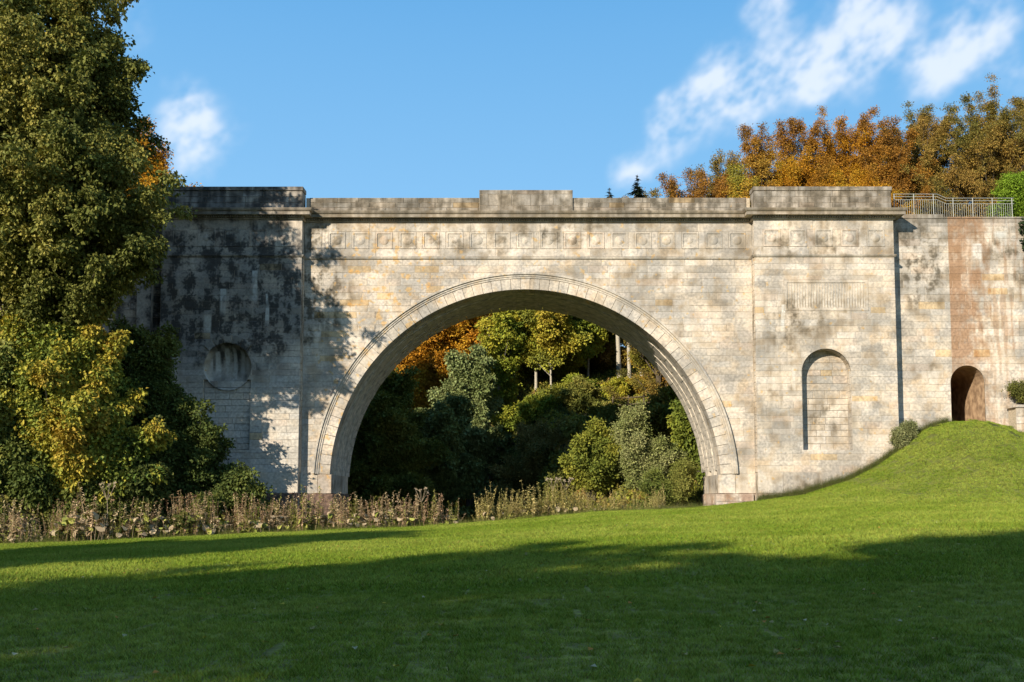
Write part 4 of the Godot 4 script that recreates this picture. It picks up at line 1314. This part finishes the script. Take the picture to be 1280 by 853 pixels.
	grow({"name": "hazel_bush", "label": "green bush in front of the right arch foot beside the lawn", "cat": "bush", "group": gb, "x": 8.4, "z": -4.0, "r": 0.03, "limbs": 14, "n": 200, "per": 7, "size": 0.7, "clump": 0.4, "gap": 0.35, "pal": [Color(0.06, 0.08, 0.018), Color(0.12, 0.13, 0.03), Color(0.2, 0.19, 0.05)], "sprig": "fine", "foliage": "foliage",
		"blobs": [[0, 1.3, 0, 1.5, 1.6, 1.2], [-1.2, 0.8, 0.4, 1.2, 1.0, 1.0]]})
	grow({"name": "ivy_bush", "label": "tall leafy climber along the right inner edge of the arch", "cat": "bush", "group": gb, "x": 10.8, "z": -9.5, "r": 0.06, "limbs": 16, "n": 520, "per": 7, "size": 0.85, "clump": 0.5, "gap": 0.4, "pal": [Color(0.06, 0.08, 0.016), Color(0.12, 0.14, 0.022), Color(0.2, 0.2, 0.03)], "sprig": "broad", "foliage": "foliage",
		"blobs": [[0, 3.0, 0, 1.8, 3.6, 1.6], [-0.3, 6.2, -0.5, 1.3, 2.4, 1.3], [-0.9, 8.4, -1.0, 1.0, 1.5, 1.1]]})
	# undergrowth on the banks
	rng.seed = 909
	var buf := PackedFloat32Array()
	for i in 20000:
		var z := -6.5 - 52.0 * pow(rng.randf(), 1.2)
		var x := rng.randf_range(-26, 20)
		var y := ground_h(x, z)
		if y < -3.0: continue
		if absf(x) > 15.0 and z > -20.0: continue
		if patches.get_noise_2d(x * 5.0, z * 5.0) < -0.45: continue
		var c := hue([Color(0.05, 0.06, 0.016), Color(0.09, 0.10, 0.022), Color(0.2, 0.2, 0.03), Color(0.22, 0.15, 0.05)], Vector3(x, y, z), 0.35)
		push(buf, Basis.from_euler(Vector3(rng.randf_range(-0.4, 0.4), rng.randf() * TAU, 0)).scaled(Vector3.ONE * rng.randf_range(0.5, 1.1)), Vector3(x, y + 0.2, z), c)
	for i in 1600:
		var x := rng.randf_range(-30, -3)
		var z := edge_z(x) - rng.randf_range(0.8, 6.0)
		if z < 0.9: continue
		var c := hue([Color(0.04, 0.05, 0.014), Color(0.08, 0.09, 0.02), Color(0.14, 0.12, 0.03)], Vector3(x, 0, z), 0.35)
		push(buf, Basis.from_euler(Vector3(rng.randf_range(-0.4, 0.4), rng.randf() * TAU, 0)).scaled(Vector3.ONE * rng.randf_range(0.5, 1.0)), Vector3(x, ground_h(x, z) + 0.2, z), c)
	var u := scatter("undergrowth", self, mats.sprig_broad, mats.leaf, buf)
	tag(u, "low leafy undergrowth covering the banks of the valley", "undergrowth", "", "stuff")
	# rustic fence on the bank
	var f := thing("wooden_fence", Vector3(9.3, ground_h(9.3, -28.0), -28.0), "weathered wooden rail fence on the bank, seen through the arch", "fence")
	var prev := Vector3.ZERO
	for i in 5:
		var p := Vector3(6.9 + i * 1.3, 0, -27.4 - i * 0.35)
		p.y = ground_h(p.x, p.z)
		var s := Shape.new()
		s.tube([Vector3(0, -0.2, 0), Vector3(0, 1.35, 0)], [0.08, 0.07], 6)
		put("post", s.mesh(), mats.wood, f, p - f.position)
		if i > 0:
			for hh in [0.6, 1.15]:
				var r := Shape.new()
				r.tube([prev + Vector3(0, hh, 0.06) - f.position, p + Vector3(0, hh, 0.06) - f.position], [0.055, 0.055], 5)
				put("rail", r.mesh(), mats.wood, f)
		prev = p

func plant_behind() -> void:
	# the row behind the viewer that shades the lawn
	var g := "tall trees standing behind the viewer"
	var rows := [[-44.0, 77.0, 24.5], [-37.0, 79.0, 26.0], [-30.0, 77.5, 25.5], [-23.0, 80.0, 27.0], [-16.5, 78.0, 25.5], [-9.5, 80.0, 26.5], [-2.5, 78.0, 25.0], [4.0, 80.0, 25.5]]
	var i := 0
	for r in rows:
		var h: float = r[2]
		grow({"name": "lime_tree", "label": "broad green tree behind the viewer, %s of its row" % ["leftmost", "second from the left", "third from the left", "fourth from the left", "fourth from the right", "third from the right", "second from the right", "rightmost"][i], "group": g, "x": r[0], "z": r[1], "trunk_h": h * 0.85, "r": 0.35, "limbs": 12, "n": 520, "per": 5, "size": 1.45, "clump": 1.2, "gap": 0.0, "pal": OLIVE, "sprig": "broad",
			"blobs": [[0, h * 0.64, 0, 5.0, h * 0.34, 4.4], [1.0, h * 0.36, 0, 4.8, h * 0.24, 4.4]]})
		i += 1
	grow({"name": "lime_tree", "label": "broad green tree beside the viewer, far off to the left", "x": -34.0, "z": 53.0, "trunk_h": 19.0, "r": 0.35, "limbs": 12, "n": 760, "per": 5, "size": 1.8, "clump": 1.0, "gap": 0.25, "pal": OLIVE, "sprig": "broad",
		"blobs": [[0, 13.2, 0, 5.6, 6.6, 5.0], [0, 7.5, 1, 4.8, 3.6, 4.6]]})

func weed_mesh(kind: int) -> ArrayMesh:
	var s := Shape.new()
	var spires: int = [5, 13, 15][kind]
	for i in spires:
		var at := Vector3(rng.randf_range(-0.45, 0.45), -0.05, rng.randf_range(-0.4, 0.4))
		var h: float = rng.randf_range(0.8, 2.1) * [0.95, 1.0, 0.95][kind]
		var lean := Vector3(rng.randfn(0.0, 0.25), 0, rng.randfn(0.0, 0.2))
		var dry := rng.randf()
		var ink: Color = Color(0.40, 0.25, 0.15).lerp(Color(0.52, 0.41, 0.23), dry)
		if kind == 1 and rng.randf() < 0.35: ink = Color(0.22, 0.22, 0.05)
		if kind == 2: ink = Color(0.46, 0.36, 0.15).lerp(Color(0.32, 0.29, 0.09), dry)
		s.ink = ink * 0.8
		s.tube([at, at + Vector3(0, h * 0.5, 0) + lean * 0.4, at + Vector3(0, h, 0) + lean], [0.012, 0.009, 0.004], 3)
		for k in int(h * (17 if kind < 2 else 20)):
			var t := rng.randf_range(0.2, 1.0)
			var p := at + Vector3(0, h * t, 0) + lean * t * t
			var a := rng.randf() * TAU
			var j := rng.randf_range(0.7, 1.35)
			s.ink = Color(ink.r * j, ink.g * j, ink.b * j)
			leaf_to(s, p, Vector3(cos(a), rng.randf_range(-0.7, 0.7), sin(a)).normalized(), Vector3(0.1, 1, 0.3).normalized(), rng.randf_range(0.09, 0.22) * (1.25 - t * 0.6), rng.randf_range(0.018, 0.042))
	var broad: int = [19, 8, 4][kind]
	for i in broad:
		var at := Vector3(rng.randf_range(-0.5, 0.5), 0, rng.randf_range(-0.4, 0.4))
		var h := rng.randf_range(0.25, 1.0) * (1.0 if kind == 0 else 0.65)
		var top := at + Vector3(rng.randf_range(-0.12, 0.12), h, rng.randf_range(-0.1, 0.15))
		var ink := Color(0.34, 0.25, 0.15).lerp(Color(0.42, 0.33, 0.21), rng.randf())
		if rng.randf() < 0.45: ink = Color(0.2, 0.23, 0.05).lerp(Color(0.36, 0.35, 0.09), rng.randf())
		s.ink = ink * 0.7
		s.tube([at, top], [0.012, 0.008], 3)
		# withered round leaf folded down about its stalk
		var r := rng.randf_range(0.1, 0.2)
		var tilt := Basis.from_euler(Vector3(rng.randf_range(0.2, 1.2), rng.randf() * TAU, rng.randf_range(-0.4, 0.4)))
		var pts := []
		for k in 9:
			var a := TAU * k / 9.0
			pts.append(top + tilt * Vector3(cos(a) * r * rng.randf_range(0.75, 1.15), -absf(sin(a)) * r * 0.5, sin(a) * r))
		for k in 9:
			var j := rng.randf_range(0.8, 1.15)
			s.ink = Color(ink.r * j, ink.g * j, ink.b * j)
			s.tri(top, pts[k], pts[(k + 1) % 9])
	return s.mesh()

func plant_weeds() -> void:
	rng.seed = 2024
	var kinds := [[], [], []]
	for k in 3:
		for i in 6: kinds[k].append(weed_mesh(k))
	var info := [["withered_butterbur", "clump of withered pale broad leaves in the weed fringe at the lawn's edge", "withered clumps in the weed fringe"],
		["dry_willowherb", "clump of dry brown willowherb spires in the weed fringe at the lawn's edge", "willowherb clumps in the weed fringe"],
		["straw_grass", "clump of tall straw coloured stems on the lawn's edge right of the dark gap", "straw clumps in the weed fringe"]]
	var x := -24.5
	while x < 7.2:
		if x > -3.9 and x < -2.5:
			x += 0.2
			continue
		for row in 2:
			var kind := 0 if rng.randf() < 0.5 else 1
			if x > -13.0: kind = 1 if rng.randf() < 0.8 else 0
			if x > -2.6: kind = 2
			if x > 3.0 and rng.randf() < 0.35: continue
			var px := x + rng.randf_range(-0.2, 0.2)
			var pz := edge_z(px) - 0.25 - row * 0.7 + rng.randf_range(-0.2, 0.2)
			var o := put(info[kind][0], kinds[kind][rng.randi() % 6], mats.weed, self, Vector3(px, ground_h(px, pz), pz))
			o.rotation.y = rng.randf() * TAU
			var sc := rng.randf_range(0.6, 1.05) * (1.0 + 0.35 * patches.get_noise_2d(px * 13.0, 5.0))
			if x > 3.0: sc *= 0.7
			if x < -20: sc *= 0.9
			o.scale = Vector3(sc, sc * rng.randf_range(0.9, 1.15), sc)
			tag(o, info[kind][1], "weed", info[kind][2])
		x += 0.38
	# dead umbels that stand above the rest
	for u in [[-19.4, 8.3, 2.5, "tall dead umbel with pale forked stalks before the dark bushes"], [-5.5, 2.6, 2.2, "dead umbel left of the dark gap, above the willowherb"], [1.3, 1.4, 2.1, "dead umbel with hanging head right of the dark gap"], [2.0, 1.2, 2.0, "drooping brown seed head beside the dead umbel right of the gap"]]:
		var s := Shape.new()
		s.ink = Color(0.34, 0.27, 0.18)
		var h: float = u[2]
		s.tube([Vector3(0, -0.1, 0), Vector3(0.03, h * 0.5, 0), Vector3(0.0, h * 0.72, 0)], [0.02, 0.016, 0.012], 5)
		for i in 7:
			var a := TAU * i / 7.0
			var e := Vector3(cos(a) * 0.34, h + rng.randf_range(-0.1, 0.1), sin(a) * 0.34)
			s.tube([Vector3(0, h * 0.72, 0), Vector3(cos(a) * 0.15, h * 0.84, sin(a) * 0.15), e], [0.009, 0.007, 0.005], 4)
			for k in 8:
				leaf_to(s, e, (rand_dir() + Vector3.UP * 0.5).normalized(), Vector3(0.2, 0.5, 0.8).normalized(), 0.12, 0.02)
		var o := put("dead_hogweed", s.mesh(), mats.weed, self, Vector3(u[0], ground_h(u[0], u[1]), u[1]))
		tag(o, u[3], "weed", "dead umbels in the weed fringe")

func grass_tile(blades: int, tall: float, wide: float) -> ArrayMesh:
	var s := Shape.new()
	var off := rng.randf() * 500.0
	for i in blades:
		var p := Vector3(rng.randf_range(-0.54, 0.54), 0, rng.randf_range(-0.54, 0.54))
		var a := rng.randf() * TAU
		var d := Vector3(cos(a), 0, sin(a))
		# tussocks: taller, lusher grass in some spots and thin mossy grass in others
		var tus := clampf(0.5 + 1.3 * lumps.get_noise_2d(p.x * 160.0 + off, p.z * 160.0), 0.0, 1.0)
		var h := tall * rng.randf_range(0.5, 1.35) * (0.5 + 1.15 * tus)
		var lean := Vector3(rng.randf_range(-1.1, 1.1), 0, rng.randf_range(-1.1, 1.1)) * h
		var k := rng.randf_range(0.55, 1.45) * (1.35 - 0.7 * tus)
		var dry := 1.0 if rng.randf() > 0.06 else 2.0
		s.ink = Color(k * dry * rng.randf_range(0.85, 1.25) * (1.12 - 0.24 * tus), k, k * dry)
		s.tri(p - d * wide, p + d * wide, p + Vector3(0, h, 0) + lean)
	return s.mesh()

func plant_grass() -> void:
	rng.seed = 31
	var near := [grass_tile(2800, 0.036, 0.0042), grass_tile(2800, 0.036, 0.0042), grass_tile(2800, 0.036, 0.0042)]
	var far := [grass_tile(1100, 0.05, 0.009), grass_tile(1100, 0.05, 0.009), grass_tile(1100, 0.05, 0.009)]
	var nb := [PackedFloat32Array(), PackedFloat32Array(), PackedFloat32Array()]
	var fb := [PackedFloat32Array(), PackedFloat32Array(), PackedFloat32Array()]
	var z := 50.0
	while z > -0.3:
		var d := 56.0 - z
		var half := d * 0.56 + 5.0
		var x := -half
		while x < half:
			if (x > 11.5 or z > edge_z(x) - 0.9) and not (x > 12.2 and x < 20.1 and z < 0.75) and not (z < 0.2 and x > 11.0 and x < 12.3):
				var px := x + rng.randf_range(-0.1, 0.1)
				var pz := z + rng.randf_range(-0.1, 0.1)
				if not on_path(px, pz):
					var n := ground_normal(px, pz)
					var e := Vector3.RIGHT.slide(n).normalized()
					var b := Basis(e, n, e.cross(n)) * Basis(Vector3.UP, rng.randi() % 4 * PI / 2)
					# mown sward: patches of moss, finer bents and lusher clover
					var k := clampf(0.5 + 1.0 * patches.get_noise_2d(px * 3.0, pz * 3.0) + 0.8 * lumps.get_noise_2d(px * 17.0, pz * 17.0) + 0.13 * sin(pz * 1.6 + px * 0.12), 0, 1)
					var c := Color(0.18, 0.25, 0.024).lerp(Color(0.28, 0.33, 0.048), k)
					var j := rng.randf_range(0.94, 1.06)
					push((nb if d < 18.0 else fb)[rng.randi() % 3], b, Vector3(px, ground_h(px, pz), pz), Color(c.r * j, c.g * j, c.b * j))
			x += 1.0
		z -= 1.0
	var o := thing("lawn_grass", Vector3.ZERO, "short mown grass of the shaded lawn in the foreground", "grass")
	o.set_meta("kind", "stuff")
	for i in 3: scatter("sward", o, near[i], mats.grass, nb[i])
	var o2 := thing("meadow_grass", Vector3.ZERO, "mown grass of the farther lawn and the grassy mound", "grass")
	o2.set_meta("kind", "stuff")
	for i in 3: scatter("sward", o2, far[i], mats.grass, fb[i])
	# longer tufts where the mower cannot reach, along the walls and the edge
	var tuft := grass_tile(60, 0.22, 0.006)
	var tb := PackedFloat32Array()
	for i in 900:
		var x := rng.randf_range(-25, 9.5)
		var zz := edge_z(x) + rng.randf_range(-0.7, 0.35)
		push(tb, Basis(Vector3.UP, rng.randf() * TAU).scaled(Vector3(0.35, rng.randf_range(0.6, 1.5), 0.35)), Vector3(x, ground_h(x, zz), zz), Color(0.09, 0.12, 0.02).lerp(Color(0.2, 0.19, 0.06), rng.randf()))
	for i in 1100:
		var x := rng.randf_range(12.3, 23.0)
		var zz := (0.75 if x < 20.1 else -0.1) + absf(rng.randfn(0.0, 0.2))
		push(tb, Basis(Vector3.UP, rng.randf() * TAU).scaled(Vector3(0.3, rng.randf_range(0.5, 1.7), 0.3)), Vector3(x, ground_h(x, zz), zz), Color(0.07, 0.09, 0.02).lerp(Color(0.13, 0.13, 0.04), rng.randf()))
	var o3 := scatter("long_grass", self, tuft, mats.grass, tb)
	tag(o3, "longer rough grass along the lawn's edge and the wall foot", "grass", "", "stuff")
	# fallen leaves and dandelions
	var leafm := Shape.new()
	leaf_to(leafm, Vector3.ZERO, Vector3.RIGHT, Vector3.UP, 0.09, 0.035)
	var lb := PackedFloat32Array()
	for i in 420:
		var zz := rng.randf_range(2, 47)
		var x := rng.randf_range(-0.55, 0.55) * (56.0 - zz)
		if zz < edge_z(x): continue
		var c: Color = [Color(0.34, 0.17, 0.04), Color(0.30, 0.24, 0.10), Color(0.42, 0.33, 0.05), Color(0.35, 0.32, 0.2)][rng.randi() % 4]
		push(lb, Basis.from_euler(Vector3(rng.randf_range(-0.4, 0.4), rng.randf() * TAU, rng.randf_range(-0.3, 0.3))), Vector3(x, ground_h(x, zz) + 0.03, zz), c)
	var o4 := scatter("fallen_leaves", self, leafm.mesh(), mats.weed, lb)
	tag(o4, "scattered fallen autumn leaves lying on the lawn", "leaves", "", "stuff")

const PATH := [Vector2(24.1, 0.1), Vector2(24.8, 1.0), Vector2(25.2, 2.8), Vector2(26.4, 5.4), Vector2(30.0, 8.5)]

func on_path(x: float, z: float) -> bool:
	for i in PATH.size() - 1:
		if Geometry2D.get_closest_point_to_segment(Vector2(x, z), PATH[i], PATH[i + 1]).distance_to(Vector2(x, z)) < 0.95: return true
	return false

func build_small() -> void:
	# trodden path from the passage to the right
	var s := Shape.new()
	var prev := []
	for i in PATH.size() - 1:
		for st in 8:
			var c: Vector2 = PATH[i].lerp(PATH[i + 1], st / 8.0)
			var d: Vector2 = (PATH[i + 1] - PATH[i]).normalized()
			var row := []
			for k in 5:
				var q := c + Vector2(d.y, -d.x) * (k - 2) * (0.34 + 0.05 * sin(i * 9.0 + st * 1.9 + k))
				row.append(Vector3(q.x, ground_h(q.x, q.y) + 0.05, q.y))
			if prev.size() > 0:
				for k in 4: s.quad(prev[k], prev[k + 1], row[k + 1], row[k])
			prev = row
	structure("path", s.mesh(), mats.dirt_path)
	# low wall and bush at the right edge
	var w := thing("garden_wall", Vector3(28.0, 5.6, 0.75), "low stone wall at the right edge beside the passage", "wall")
	var core := Shape.new()
	core.box(Vector3(-1.75, -0.6, -0.9), Vector3(6, 1.1, -0.06))
	put("wall_body", core.mesh(), mats.mortar, w)
	var keep := w.position
	w.position = Vector3.ZERO
	var beds_ := [5.1, 5.45, 5.8, 6.2, 6.65]
	var hold := Node3D.new()
	hold.name = "facing"
	w.add_child(hold)
	lay_courses(hold, "stone", 26.25, 31.0, beds_, 0.75, [], 0.5, 1.0)
	lay_courses(hold, "coping_stone", 26.1, 31.0, [6.67, 6.83], 0.82, [], 0.8, 1.3, 0.9)
	hold.position = -keep
	w.position = keep
	grow({"name": "garden_bush", "label": "olive bush on top of the low wall at the right edge", "cat": "bush", "x": 27.3, "z": 0.3, "y": 6.7, "r": 0.03, "limbs": 10, "n": 150, "per": 7, "size": 0.5, "clump": 0.3, "gap": 0.5, "pal": [Color(0.05, 0.06, 0.016), Color(0.10, 0.10, 0.025), Color(0.16, 0.15, 0.04)], "sprig": "fine", "foliage": "foliage",
		"blobs": [[0, 0.6, 0, 1.4, 0.9, 0.6], [0.8, 1.0, 0, 1.0, 0.8, 0.6]]})
	grow({"name": "buddleia_bush", "label": "small grey green shrub in the corner where the mound meets the right pier", "cat": "bush", "x": 20.1, "z": 1.0, "r": 0.02, "limbs": 10, "n": 120, "per": 6, "size": 0.5, "clump": 0.28, "gap": 0.5, "pal": [Color(0.07, 0.085, 0.03), Color(0.13, 0.14, 0.06), Color(0.2, 0.2, 0.09)], "sprig": "fine", "foliage": "foliage",
		"blobs": [[-0.2, 0.5, 0, 0.5, 0.5, 0.4], [0.35, 0.9, -0.2, 0.3, 0.7, 0.3]]})
	# river under the arch
	var r := Shape.new()
	r.quad(Vector3(-40, -3.3, 14), Vector3(9, -3.3, 14), Vector3(9, -3.3, -80), Vector3(-40, -3.3, -80))
	structure("water", r.mesh(), mats.water)

# ------------------------------------------------------------------ scene
func _ready() -> void:
	rng.seed = 1
	lumps = gen(0.02, 101, 3)
	patches = gen(0.03, 202, 4)
	var cam := Camera3D.new()
	cam.projection = Camera3D.PROJECTION_FRUSTUM
	cam.near = 0.1
	cam.far = 900.0
	cam.size = 0.1 * 853.0 / 1290.0
	cam.frustum_offset = Vector2(-20.0 / 1290.0 * 0.1, 99.97 / 1290.0 * 0.1)
	cam.position = Vector3(0, 1.6, 56)
	cam.rotation_degrees = Vector3(4.5, 0, 0)
	add_child(cam)
	cam.current = true
	var env := Environment.new()
	env.background_mode = Environment.BG_SKY
	env.sky = make_sky()
	env.background_energy_multiplier = 0.63
	env.tonemap_mode = Environment.TONE_MAPPER_LINEAR
	env.tonemap_exposure = 2.6
	env.sdfgi_enabled = true
	env.ssao_enabled = true
	env.ssil_enabled = true
	var we := WorldEnvironment.new()
	we.environment = env
	add_child(we)
	var sun := DirectionalLight3D.new()
	sun.name = "sun"
	sun.light_energy = 0.95
	sun.light_color = Color(1.0, 0.955, 0.88)
	sun.light_angular_distance = 0.53
	sun.shadow_enabled = true
	add_child(sun)
	sun.look_at_from_position(Vector3.ZERO, -Vector3(-0.7, 0.5, 1.0))
	var t0 := Time.get_ticks_msec()
	make_materials()
	mats.soffit_warm = grain("passage_stone", Color(0.50, 0.40, 0.30), Color(0.72, 0.60, 0.47), 0.012, 3.3, 0.95, 0.5, 83)
	print("materials ", Time.get_ticks_msec() - t0)
	make_sprigs()
	build_ground()
	rng.seed = 12
	build_bridge()
	rng.seed = 13
	build_wings()
	railing(20.45, 27.2, 23.15, 17.4, "grey metal railing with a step in it on the right retaining wall")
	railing(-30.0, -20.6, -99.0, 17.4, "grey metal railing on the left wall, glimpsed through the tall tree")
	print("bridge ", Time.get_ticks_msec() - t0)
	plant_left()
	plant_skyline()
	plant_valley()
	plant_behind()
	print("trees ", Time.get_ticks_msec() - t0)
	rng.seed = 14
	build_small()
	plant_weeds()
	plant_grass()
	print("done ", Time.get_ticks_msec() - t0)
